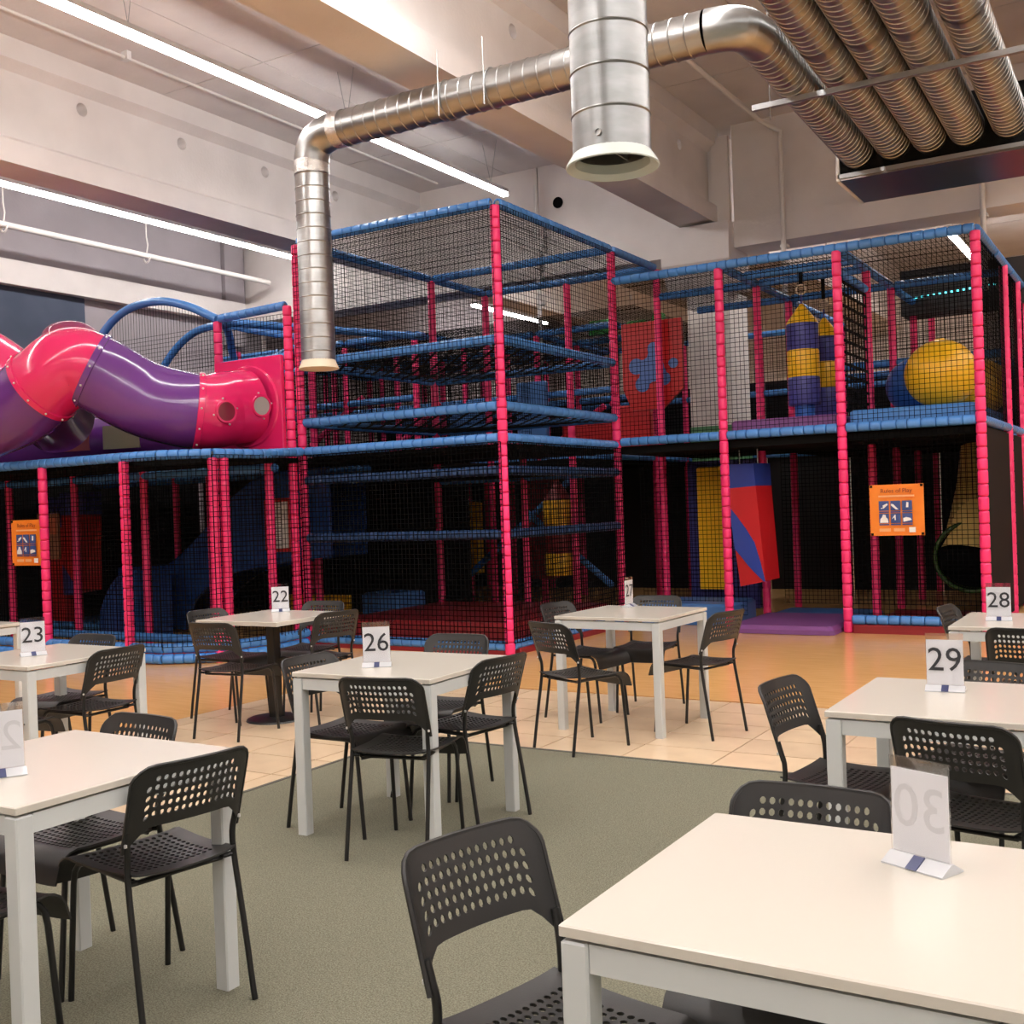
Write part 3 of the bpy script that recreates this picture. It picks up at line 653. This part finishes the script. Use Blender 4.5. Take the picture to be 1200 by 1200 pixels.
# ---------------------------------------------------------------- balls
def ball(x, y, r, m, label):
    t = thing('giant_ball', label, 'ball', (x, y, 2.35), 0, 'giant balls on the deck')
    MB().lathe([(r*math.sin(PI*k/20)*(1+.02*math.sin(PI*k/20)), r-r*math.cos(PI*k/20)) for k in range(21)], 32).build('shell', m, t, 80)
    MB().lathe([(r*1.012, -.012), (r*1.026, 0), (r*1.012, .012)], 32, (0, 0, r)).build('seam', m, t, 80).rotation_euler = (0, 0, 0)
    MB().lathe([(.0, 2*r+.012), (.05, 2*r+.008), (.055, 2*r-.01)], 16).build('valve', m, t, 60)
ball(-2.14, 12.52, .365, 'yellow', 'big yellow ball behind the net, next to the blue ball')
ball(-2.53, 13.2, .32, 'ballblue', 'big blue ball partly hidden by the yellow ball')
ball(-1.98, 14.15, .33, 'yellow', 'yellow ball at the rear corner of the deck, behind the corner post')
# ---------------------------------------------------------------- slides
def dim(p, k=1.08): return Vector((p[0]*k, p[1]*k, CAM_H+(p[2]-CAM_H)*k))
t = thing('tube_slide', 'glossy pink and purple tube slide winding above the wing deck', 'slide', (-9.6, 8.2, 2.1))
ox = Vector((9.6, -8.2, -2.1))
def tp(*pts): return [dim(p)+ox for p in pts]
axis = bez([(-8.92, 9.14, 2.69)]+[tuple(dim(p)) for p in ((-8.33, 8.18, 2.56), (-8.40, 7.90, 2.52), (-8.80, 7.58, 2.66), (-9.11, 7.28, 2.91), (-9.27, 7.10, 2.99), (-9.48, 6.98, 2.84), (-9.85, 6.90, 2.62), (-10.31, 6.84, 2.5))], 10)
axis = [a+ox for a in axis]
TR = .41
def tube(a, b, m):
    seg = axis[a:b+1]; o = MB().sweep(seg, TR, 40, False).build('tube_section', m, t, 60); return o
def ringed(i, m, n=12):
    p = axis[i]; d = (axis[min(i+1, len(axis)-1)]-axis[max(i-1, 0)]).normalized()
    o = MB().sweep([p-d*.035, p-d*.03, p+d*.03, p+d*.035], [TR, TR+.018, TR+.018, TR], 40, False).build('flange', m, t, 50)
    a = d.cross(Vector((0, 0, 1))).normalized(); b = d.cross(a)
    for k in range(n):
        c = 2*PI*k/n; q = p+(a*math.cos(c)+b*math.sin(c))*(TR+.02)
        put('bolt', BOLT, o, q)
BOLT = MB().lathe([(0, -.012), (.009, -.008), (.012, 0), (.009, .008), (0, .012)], 8).mesh('bolt', 'bolt', 80)
cuts = [(0, 20, 'tpink'), (20, 42, 'tpurple'), (42, 62, 'tpink'), (62, 80, 'tpurple')]
for a, b, m in cuts: tube(a, b, m)
ringed(20, 'tpink'); ringed(42, 'tpurple'); ringed(62, 'tpink')
o = MB().lathe([(.3*math.cos(k*PI/14), .2*math.sin(k*PI/14)) for k in range(8)], 24).build('clear_dome', 'tclear', t, 60, dim((-9.27, 7.10, 3.25))+ox)
b2 = [Vector(dim(p))+ox for p in ((-11.66, 7.34, 3.52), (-11.21, 7.5, 3.25), (-10.72, 7.56, 2.95))]
MB().sweep(bez(b2, 6), .38, 36, False).build('tube_section', 'tpink', t, 60)
b3 = [Vector(dim(p))+ox for p in ((-10.8, 7.6, 3.0), (-10.4, 7.6, 2.75), (-10.0, 7.5, 2.5))]
MB().sweep(bez(b3, 6), .38, 36, False).build('tube_section', 'tpurple', t, 60)
# mounting panel and portholes
pn = MB().rbox(-9.42+9.6, -8.40+9.6, 9.12-8.2, 9.18-8.2, 0.0, 1.12, .01).build('mounting_panel', 'tpink', t)
MB().sweep([(-8.91+9.6, .93, .58), (-8.91+9.6, .90, .58)], [TR+.06, TR+.04], 40).build('ring_flange', 'tpink', pn, 50)
def porthole(i, ang, m):
    p = axis[i]; d = (axis[i+1]-axis[i-1]).normalized(); n = (Vector((9.6, -8.2, -.9))-p); n = (n-d*n.dot(d)).normalized()
    c = p+n*TR; q = zrot(n)
    rng = MB().lathe([(.1, -.03), (.1, .012), (.12, .012), (.128, -.03)], 28).build('porthole_frame', 'tpink', t, 40, c); rng.rotation_mode = 'QUATERNION'; rng.rotation_quaternion = q
    MB().lathe([(.001, .006), (.1, .004)], 28).build('pane', m, rng, 40)
    for k in range(4): put('bolt', BOLT, rng, (.142*math.cos(k*PI/2), .142*math.sin(k*PI/2), -.004 if k % 2 == 0 else -.02))
porthole(17, 0, mat('dark_pink_pane', (.22, .015, .04), .1)); porthole(3, 0, mat('pale_pane', (.42, .4, .38), .1))
# lower viewing pod
t = thing('viewing_pod', 'dark purple crawl pod with clear windows under the tube slide', 'slide', (-11.0, 9.2, 2.1))
MB().sweep([(-2.2, -.4, .33), (1.4, .35, .33)], .33, 28).build('pod_body', 'tpurple', t, 50)
for k, (x, m) in enumerate(((-.62, mat('red_tinted_pane', (.35, .08, .1), .1)), (.1, mat('pale_green_pane', (.3, .28, .2), .1)))):
    n = Vector((.2, -1, 0)).normalized(); c = Vector((x, -.4+.75*(x+2.2)/3.6, .36))+n*.3
    mb = MB(); u = Vector((1, .208, 0)).normalized(); v = Vector((0, 0, 1))
    mb.extrude([c-u*.26-v*.14, c+u*.26-v*.14, c+u*.26+v*.14, c-u*.26+v*.14], n*.04); mb.build('window_pane', m, t)
# wave slide in the wing
t = thing('wave_slide', 'dark blue plastic wave slide inside the wing', 'slide', (-10.5, 10.3, 0))
top = [(p.x, p.z) for p in bez([(-12.2, 0, .80), (-11.5, 0, .82), (-11.2, 0, .86), (-10.66, 0, 1.2), (-9.88, 0, 1.78), (-9.3, 0, 1.95), (-8.5, 0, 1.98)], 5)]
bot = [(p.x, p.z) for p in bez([(-8.5, 0, .95), (-9.36, 0, .86), (-10.2, 0, .72), (-10.75, 0, .42), (-10.95, 0, .03)], 5)]+[(-12.2, .03)]
for s, yy in ((0, -.35), (1, .3)):
    MB().extrude([(x+10.5, yy, z) for x, z in top+bot], (0, .05, 0)).build('side_wall', 'slide', t)
    MB().sweep([(x+10.5, yy+.025, z) for x, z in top], .03, 8).build('edge_lip', 'slide', t, 50)
mb = MB(); k0 = len(mb.v)
for x, z in top: mb.v += [(x+10.5, -.35, z-.3), (x+10.5, .3, z-.3)]
for i in range(len(top)-1): mb.f.append([2*i, 2*i+1, 2*i+3, 2*i+2])
mb.build('slide_bed', 'slide', t, 50)
t = thing('small_slide', 'small curved blue slide lip behind a pink wing post', 'slide', (-11.2, 9.2, 0))
MB().extrude([(x, 0, z) for x, z in [(p.x, p.z) for p in bez([(-.42, 0, .0), (-.38, 0, .35), (-.1, 0, .72), (.3, 0, .85)], 4)]+[(.3, .0)]][::-1], (0, .5, 0)).build('slide_body', 'slide', t)
MB().sweep(bez([(-.42, 0, .0), (-.38, 0, .35), (-.1, 0, .72), (.3, 0, .85)], 4), .035, 8).build('edge_lip', 'slide', t, 50)
o = MB().box(-.5, .5, -.03, .03, 0, .3).build('pad_board', 'yellow', None, None, (-9.6, 11.0, .1)); tag(o, 'yellow pad under the dark blue wave slide', 'pad')
# tubular slide on the right
t = thing('yellow_tube_slide', 'pale yellow tube slide ending in a dark green round mouth', 'slide', (-2.09, 13.9, .2))
MB().sweep(bez([(.10, .5, 1.78), (.09, .4, 1.3), (.05, .22, .85), (0, .1, .5)], 6), [.27+.006*k for k in range(19)], 28, False).build('tube_section', 'ygrey', t, 50)
MB().sweep([(0, .1, .5), (0, -.06, .48), (0, -.1, .48)], [.36, .41, .385], 36, False).build('slide_mouth', 'darkgreen', t, 50)
MB().sweep([(0, -.02, .48), (0, .3, .55)], [.375, .2], 30, True).build('mouth_shade_plug', 'black', t, 50)  # black plug, the shade of the hollow mouth put into its colour
MB().sweep([(.4*math.cos(a), -.09, .48+.4*math.sin(a)) for a in [k*PI/20 for k in range(41)]], .028, 8, False).build('mouth_rim', 'darkgreen', t, 60)
# ---------------------------------------------------------------- mats
def matobj(name, x0, x1, y0, y1, z0, z1, m, label, b=.03):
    o = MB().rbox(-(x1-x0)/2, (x1-x0)/2, -(y1-y0)/2, (y1-y0)/2, 0, z1-z0, b).build(name, m, None, None, ((x0+x1)/2, (y0+y1)/2, z0)); tag(o, label, 'mat')
matobj('threshold_mat', -4.26, -3.1, 11.5, 12.9, .004, .09, 'purplemat', 'purple threshold mat at the entrance below the punch bags', .04)
matobj('floor_mat', -4.26, -3.1, 12.95, 13.8, .004, .06, 'bluemat', 'blue floor mat behind the purple threshold mat')
matobj('floor_mat', -2.95, -1.75, 12.0, 13.8, .004, .06, 'maroon', 'maroon floor mat under the ball deck, behind the orange banner')
matobj('floor_mat', -5.55, -4.42, 12.1, 13.0, .004, .25, 'bluemat', 'thick blue mat on the dark floor below the yellow pad')
matobj('floor_mat', -13.3, -11.9, 9.4, 11.2, .004, .12, 'bluemat', 'wide blue floor mat in the wing below the hanging bag')
matobj('floor_mat', -11.6, -8.5, 8.0, 8.5, .004, .07, 'maroon', 'maroon floor mat just inside the wing rail')
matobj('soft_block', -9.0, -8.4, 11.1, 11.7, .004, .42, 'bluemat', 'blue soft block beside the crash mats')
# white framed board
t = thing('framed_board', 'white board with a red frame behind the wing net', 'sign', (-8.92, 9.55, 1.05))
MB().box(-.18, .18, 0, .015, 0, .58).build('board', 'white', t)
for b in ((-.19, .19, -.012, .02, -.02, .02), (-.19, .19, -.012, .02, .56, .6), (-.2, -.165, -.012, .02, 0, .58), (.165, .2, -.012, .02, 0, .58)): MB().box(*b).build('frame_bar', 'red', t)
for i, (x, y, z, wd, h) in enumerate(((-7.6, 15.5, 4.5, .4, .22), (-7.0, 15.5, 4.35, .3, .14), (-6.6, 15.4, 4.5, .16, .2))):
    o = MB().rbox(-wd/2, wd/2, -.08, .08, 0, h, .02).build('foam_block', 'green', None, None, (x, y, 4.08)); tag(o, '%s bright green foam block lying on the rear roof net' % ('widest', 'flattest', 'narrowest')[i], 'block', 'green blocks on the roof net')
# dark soffit with led dots
t = thing('light_box', 'dark overhead box with a row of cyan light dots behind the ball deck', 'light', (-2.4, 15.6, 3.85))
MB().box(-.75, .85, 0, .5, 0, .6).build('box_body', 'paleroof', t)
LED = MB().box(-.012, .012, -.01, 0, -.01, .01).mesh('led_dot', 'led')
for k in range(18): put('led_dot', LED, t, (-.62+k*.075, 0, .22+.004*k))
# ---------------------------------------------------------------- orange banners
def banner(x, y, z, wd, h, label, rz=0):
    t = thing('rules_banner', label, 'banner', (x, y, z), rz)
    mb = MB(); n = 10; sy = lambda u: .006*math.sin(u*9)
    for k in range(n+1):
        u = -wd/2+wd*k/n
        for dy in (0, .006):
            mb.v += [(u, dy+sy(u), 0), (u, dy+sy(u), h)]
    for k in range(n):
        a = 4*k; mb.f += [[a, a+4, a+5, a+1], [a+2, a+3, a+7, a+6], [a+1, a+5, a+7, a+3], [a, a+2, a+6, a+4]]
    mb.f += [[0, 1, 3, 2], [4*n, 4*n+2, 4*n+3, 4*n+1]]
    mb.build('sheet', 'orange', t)
    f = -.012
    tx = put('title', text_mesh('Rules of Play', .062, 'obrown', 'title'), t, (.0, f, h*.84)); tx.rotation_euler = (PI/2, 0, 0)
    MB().box(-wd*.33, wd*.33, f, f+.004, h*.755, h*.79).build('text_band', 'opale', t)
    sz = wd*.185; gap = wd*.215
    for r in range(2):
        for c in range(3):
            cx = (c-1)*gap-.02*wd; z0 = h*.49-r*h*.245
            sq = MB().box(cx-sz/2, cx+sz/2, f, f+.004, z0, z0+h*.19).build('pictogram', 'picto', t)
            shp = [[(-.3, .3), (-.1, .3), (-.1, .55), (.35, .75), (.4, .6), (.0, .25), (-.3, .2)], [(-.4, .7), (-.2, .65), (.3, .1), (.05, .1), (-.45, .55)], [(-.1, .3), (.12, .3), (.15, .8), (-.05, .85)],
                   [(-.42, .05), (.42, .05), (.36, .45), (.2, .6), (.15, .85), (-.1, .9), (-.22, .6), (-.38, .45)], [(-.4, .4), (-.1, .85), (0, .85), (0, .3), (-.1, .3), (-.12, .6)], [(-.4, .1), (.42, .3), (.3, .5), (-.1, .6), (-.42, .5)]][r*3+c]
            MB().extrude([(cx+sz*a, f, z0+h*.19*b) for a, b in shp], (0, -.003, 0)).build('figure', 'white', sq)
            MB().box(cx-sz/2, cx+sz/2, f-.001, f+.003, z0-h*.04, z0-h*.015).build('caption', 'picto', sq)
    MB().box(wd*.22, wd*.34, f, f+.004, h*.06, h*.16).build('logo_box', 'white', t); MB().box(-wd*.33, -wd*.12, f, f+.004, h*.08, h*.14).build('text_band', 'opale', t); MB().box(-wd*.06, wd*.14, f, f+.004, h*.08, h*.14).build('text_band', 'opale', t)
    for sx in (-1, 1):
        for sz_ in (.03, .97): MB().box(sx*wd*.465-.012, sx*wd*.465+.012, f, f+.01, h*sz_-.012, h*sz_+.012).build('eyelet', 'black', t)
banner(-2.5, 11.855, 1.02, .54, .53, 'orange rules banner with six blue pictograms below the ball deck')
banner(-10.81, 7.627, 1.0, .54, .5, 'orange rules banner on the wing net beside a pink post')
t = thing('notice_board', 'small brown notice half hidden behind the wing banner', 'sign', (-11.75, 8.5, 1.02)); MB().box(-.1, .3, 0, .02, 0, .55).build('board', mat('brown_notice', (.14, .05, .02), .6), t); MB().box(-.06, .26, -.004, 0, .3, .5).build('print', 'obrown', t)

# ================================================================== TABLES
def tabletop_table(x, y, rz, label):
    t = thing('dining_table', label, 'table', (x, y, ZF), rz, 'white square dining tables')
    h = .375
    for nm, me, p in TP: put(nm, me, t, p)
    return t
TP = [('tabletop', MB().rbox(-.375, .375, -.375, .375, 0, .02, .003).mesh('tabletop', 'table'), (0, 0, .72))]
legm = MB().rbox(-.026, .026, -.026, .026, 0, .712, .004).mesh('leg', 'tframe')
for sx in (-1, 1):
    for sy in (-1, 1): TP.append(('leg', legm, (sx*.347, sy*.347, 0)))
ax = MB().box(-.32, .32, -.012, .012, 0, .05).mesh('apron', 'tframe'); ay = MB().box(-.012, .012, -.32, .32, 0, .05).mesh('apron', 'tframe')
for s in (-1, 1): TP.append(('apron', ax, (0, s*.355, .662))); TP.append(('apron', ay, (s*.355, 0, .662)))
CARPET, HARD = .0061, .0
tables = [  # x, y, yaw, floor height, label
    (-3.11, 4.155, .04, CARPET, 'white square table on the carpet carrying card 26'),
    (-3.115, 6.65, -.03, HARD, 'white square table on the beige tiles carrying card 27'),
    (-5.37, 3.87, 0, HARD, 'white square table carrying card 23, partly on tiles'),
    (-7.65, 4.70, 0, HARD, 'white square table on the orange floor beyond table 23'),
    (-2.91, 2.10, 0, CARPET, 'white square table on the carpet whose card faces away, next to table 26'),
    (-.70, 6.63, 0, HARD, 'white square table carrying card 28 near the ball deck'),
    (-.655, 4.05, 0, CARPET, 'white square table carrying card 29'),
    (-.555, 2.02, 0, CARPET, 'white square table carrying card 30, seen from behind the card')]
for x, y, a, z, lab in tables: ZF = z; tabletop_table(x, y, a, lab)
t = thing('pedestal_table', 'square white-topped table 22 on a black pedestal with round foot', 'table', (-5.57, 5.87, 0), .02)
MB().rbox(-.375, .375, -.375, .375, .712, .742, .003).build('tabletop', 'table', t); MB().rbox(-.036, .036, -.036, .036, .02, .70, .006).build('column', 'cframe', t)
MB().lathe([(.0, .022), (.19, .018), (.205, .012), (.21, 0)], 40).build('round_foot', 'cframe', t, 40); MB().box(-.18, .18, -.18, .18, .7, .712).build('top_plate', 'cframe', t)

# ================================================================== CHAIRS
BW = .19
UL = [-.19, -.1885, -.184, -.172]+[-.155+.31*k/14 for k in range(15)]+[.172, .184, .1885, .19]
def back_fn(i, j):
    i0 = min(max(int(math.floor(i)), 0), 21); u = UL[i0]+(UL[i0+1]-UL[i0])*(i-i0); u = max(-.19, min(.19, u)); v = j/7; r = .055; a = abs(u)
    zt = .772; k = a-(BW-r)
    if k > 0: zt -= r-math.sqrt(max(r*r-k*k, 0))
    zb = .592-(.072*max(0, (a-.125)/.065)**1.6)
    z = zb+(zt-zb)*v
    y = -.168-.075*((z-.53)/.24)-.026*(1-(u/BW)**2)+.012*max(0, (a-.16)/.03)**2
    return (u, y, z)
def back_hole(i, j): return j in (1, 2, 3, 4, 5) and (5 <= i <= 16 if j == 5 else 4 <= i <= 17)
mb = perf(22, 7, back_fn, back_hole, .005, 'backrest', None, .33)
rim = [back_fn(i, 7*k/6) for i, k in [(0, q) for q in range(7)]]+[back_fn(i, 7) for i in range(1, 22)]+[back_fn(22, 7*k/6) for k in range(6, -1, -1)]
mb.sweep([Vector(p)+Vector((0, -.002, 0)) for p in rim], .0058, 6)
BACK = mb.mesh('backrest', 'chair', 50)
def seat_fn(i, j):
    u = i/17*2-1; s = j/18      # s along the seat, rear to front then down
    L = s*.47
    if L < .345: y = -.175+L; z = .446+.012*(abs(L-.2)/.2)**2-.004
    else:
        q = L-.345; R = .06; a = min(q/R, 1.25); y = .17+R*math.sin(a); z = .4455-R*(1-math.cos(a))
        if q/R > 1.25: y += (q-1.25*R)*math.cos(1.25); z -= (q-1.25*R)*math.sin(1.25)
    wd = .172+.018*min(L/.3, 1)
    z += -.010*(1-u*u)*(1 if L < .3 else max(0, (.4-L)/.1)) + .004*abs(u)**6
    if L < .03: y += .02*(1-u*u)*-1*(1-L/.03)*.5
    return (u*wd, y, z)
def seat_hole(i, j): return 2 <= i <= 14 and 2 <= j <= 12
SEAT = perf(17, 18, seat_fn, seat_hole, .006, 'seat', 'chair', .33)
def tub(p, r=.0095): return MB().sweep(bez(p, 4), r, 8)
CP = [('seat', SEAT), ('backrest', BACK)]
for s in (-1, 1):
    CP.append(('rear_leg', tub([(s*.183, -.228, 0), (s*.18, -.192, .22), (s*.176, -.158, .42), (s*.174, -.155, .50), (s*.178, -.164, .545), (s*.18, -.175, .585)], .0095).mesh('leg', 'cframe', 50)))
    CP.append(('front_leg', MB().sweep([(s*.165, .222, 0), (s*.160, .19, .36), (s*.158, .182, .40), (s*.155, .165, .422), (s*.152, .14, .432), (s*.150, -.14, .428)], .0095, 8).mesh('leg', 'cframe', 50)))
    CP.append(('bracket', MB().sweep([(s*.145, -.145, .428), (s*.178, -.157, .432)], .008, 6).mesh('bracket', 'cframe')))
CP.append(('cross_bar', MB().sweep([(-.15, -.13, .420), (.15, -.13, .420)], .008, 6).mesh('cross_bar', 'cframe')))
RIV = MB().lathe([(0, -.006), (.005, -.004), (.005, .004), (0, .006)], 8).mesh('rivet', 'bolt')
def chair(xb, yb, yaw, z, label):
    th = math.radians(yaw); f = Vector((-math.sin(th), math.cos(th), 0)); p = Vector((xb, yb, 0))+f*.235
    t = thing('dining_chair', label, 'chair', (p.x, p.y, z), th, 'black perforated dining chairs')
    for nm, me in CP: put('leg' if nm.endswith('leg') else nm, me, t)
    for s in (-1, 1): put('rivet', RIV, t, (s*.188, -.172, .545))
SIDE = dict(F='facing the play tower', B='back turned to the play tower', L='at its tube-slide side', R='opposite its tube-slide side')
TN = {'26': 'the carpet table before the tower', '27': 'the tile-floor table', '22': 'the black pedestal table', '23': 'the pedestal table neighbour', 'x': 'the blank-card table', '29': 'the middle ball-deck-row table', '30': 'the mirrored-card table', '28': 'the table nearest the ball deck'}
chairs = [('26', 'F', -2.84, 3.60, 12, CARPET), ('26', 'R', -2.68, 4.30, 82, CARPET), ('26', 'L', -3.59, 4.02, -92, CARPET), ('26', 'B', -3.35, 4.94, 186, CARPET),
    ('27', 'F', -3.20, 5.67, -22, HARD), ('27', 'L', -3.76, 6.80, -98, HARD), ('27', 'B', -3.27, 7.41, 186, HARD), ('27', 'R', -2.40, 6.50, 76, HARD),
    ('22', 'F', -5.43, 5.15, 6, HARD), ('22', 'L', -6.20, 5.84, -92, HARD), ('22', 'B', -5.72, 6.60, 187, HARD), ('22', 'R', -5.06, 5.98, 78, HARD),
    ('23', 'R', -4.95, 4.02, 93, HARD), ('23', 'B', -5.64, 4.40, 184, HARD), ('23', 'F', -5.18, 3.25, 8, HARD),
    ('x', 'B', -3.10, 2.60, 178, CARPET), ('x', 'R', -2.45, 2.24, 80, CARPET), ('x', 'F', -2.80, 1.47, 5, CARPET),
    ('29', 'L', -1.28, 4.03, -98, CARPET), ('29', 'F', -.60, 3.48, -12, CARPET), ('29', 'B', -.62, 4.68, 166, CARPET),
    ('30', 'L', -1.285, 1.92, -105, CARPET), ('30', 'B', -.75, 2.55, 180, CARPET),
    ('28', 'L', -1.20, 7.0, -96, HARD), ('28', 'F', -.66, 5.95, -4, HARD)]
for tb, sd, x, y, a, z in chairs:
    nm = TN[tb]
    chair(x, y, a, z, 'black perforated chair at %s, %s' % (nm, SIDE[sd]))

# ================================================================== NUMBER CARDS
def card(num, x, y, yaw, z, back=False, sc=1.14):
    lab = 'clear upright holder with a white card reading %s' % {'22': 'twenty-two', '23': 'twenty-three', '26': 'twenty-six', '27': 'twenty-seven', '28': 'twenty-eight', '29': 'twenty-nine', '30': 'thirty, seen mirrored through the paper', '25': ''}[num]
    if num == '25': lab = 'clear card holder on the table next to table 26, its number hidden'
    t = thing('table_number', lab, 'table sign', (x, y, z), math.radians(yaw), 'table number holders')
    w2, h = .056*sc, .165*sc; z0 = .018
    MB().box(-w2, w2, -.0035, -.0022, z0, z0+h).build('acrylic_sheet', 'acrylic', t); MB().box(-w2, w2, .0022, .0035, z0, z0+h).build('acrylic_sheet', 'acrylic', t)
    c = MB().box(-w2+.002, w2-.002, -.0012, .0012, z0+.004, z0+h-.02*sc).build('paper_card', 'card', t)
    mb = MB(); mb.extrude([(-w2-.003, -.034, 0), (-w2-.003, .034, 0), (-w2-.003, .034, .003), (-w2-.003, .004, .02), (-w2-.003, -.004, .02), (-w2-.003, -.034, .003)][::-1], (2*w2+.006, 0, 0)); mb.build('foot', 'acryledge', t)
    MB().quadbox([(-.012, -.0365, .003), (.012, -.0365, .003), (.012, -.006, .0215), (-.012, -.006, .0215), (-.012, -.0345, .002), (.012, -.0345, .002), (.012, -.004, .0195), (-.012, -.004, .0195)]).build('sticker', 'clip', t)
    n = put('number', text_mesh(num, .105*sc, 'ink' if not back else 'ink'), c, (0, -.0038 if not back else .0038, z0+.048*sc))
    n.rotation_euler = (PI/2, 0, 0) if not back else (PI/2, 0, PI)
    if back:
        g = put('show_through', text_mesh(num, .105*sc, 'faint', 'show_through'), c, (0, -.0016, z0+.048*sc)); g.rotation_euler = (PI/2, 0, 0); g.scale = (-1, 1, .3)
ZT = .7405
card('22', -5.733, 6.13, 42, ZT+.002); card('23', -5.386, 3.81, 62, ZT); card('26', -3.186, 4.03, 34, ZT+CARPET); card('27', -3.272, 6.95, 90, ZT)
card('28', -.865, 6.59, 5, ZT); card('29', -.735, 4.19, 4, ZT+CARPET); card('30', -.44, 2.2, -24, ZT+CARPET, True); card('25', -2.895, 1.93, 60, ZT+CARPET, True)
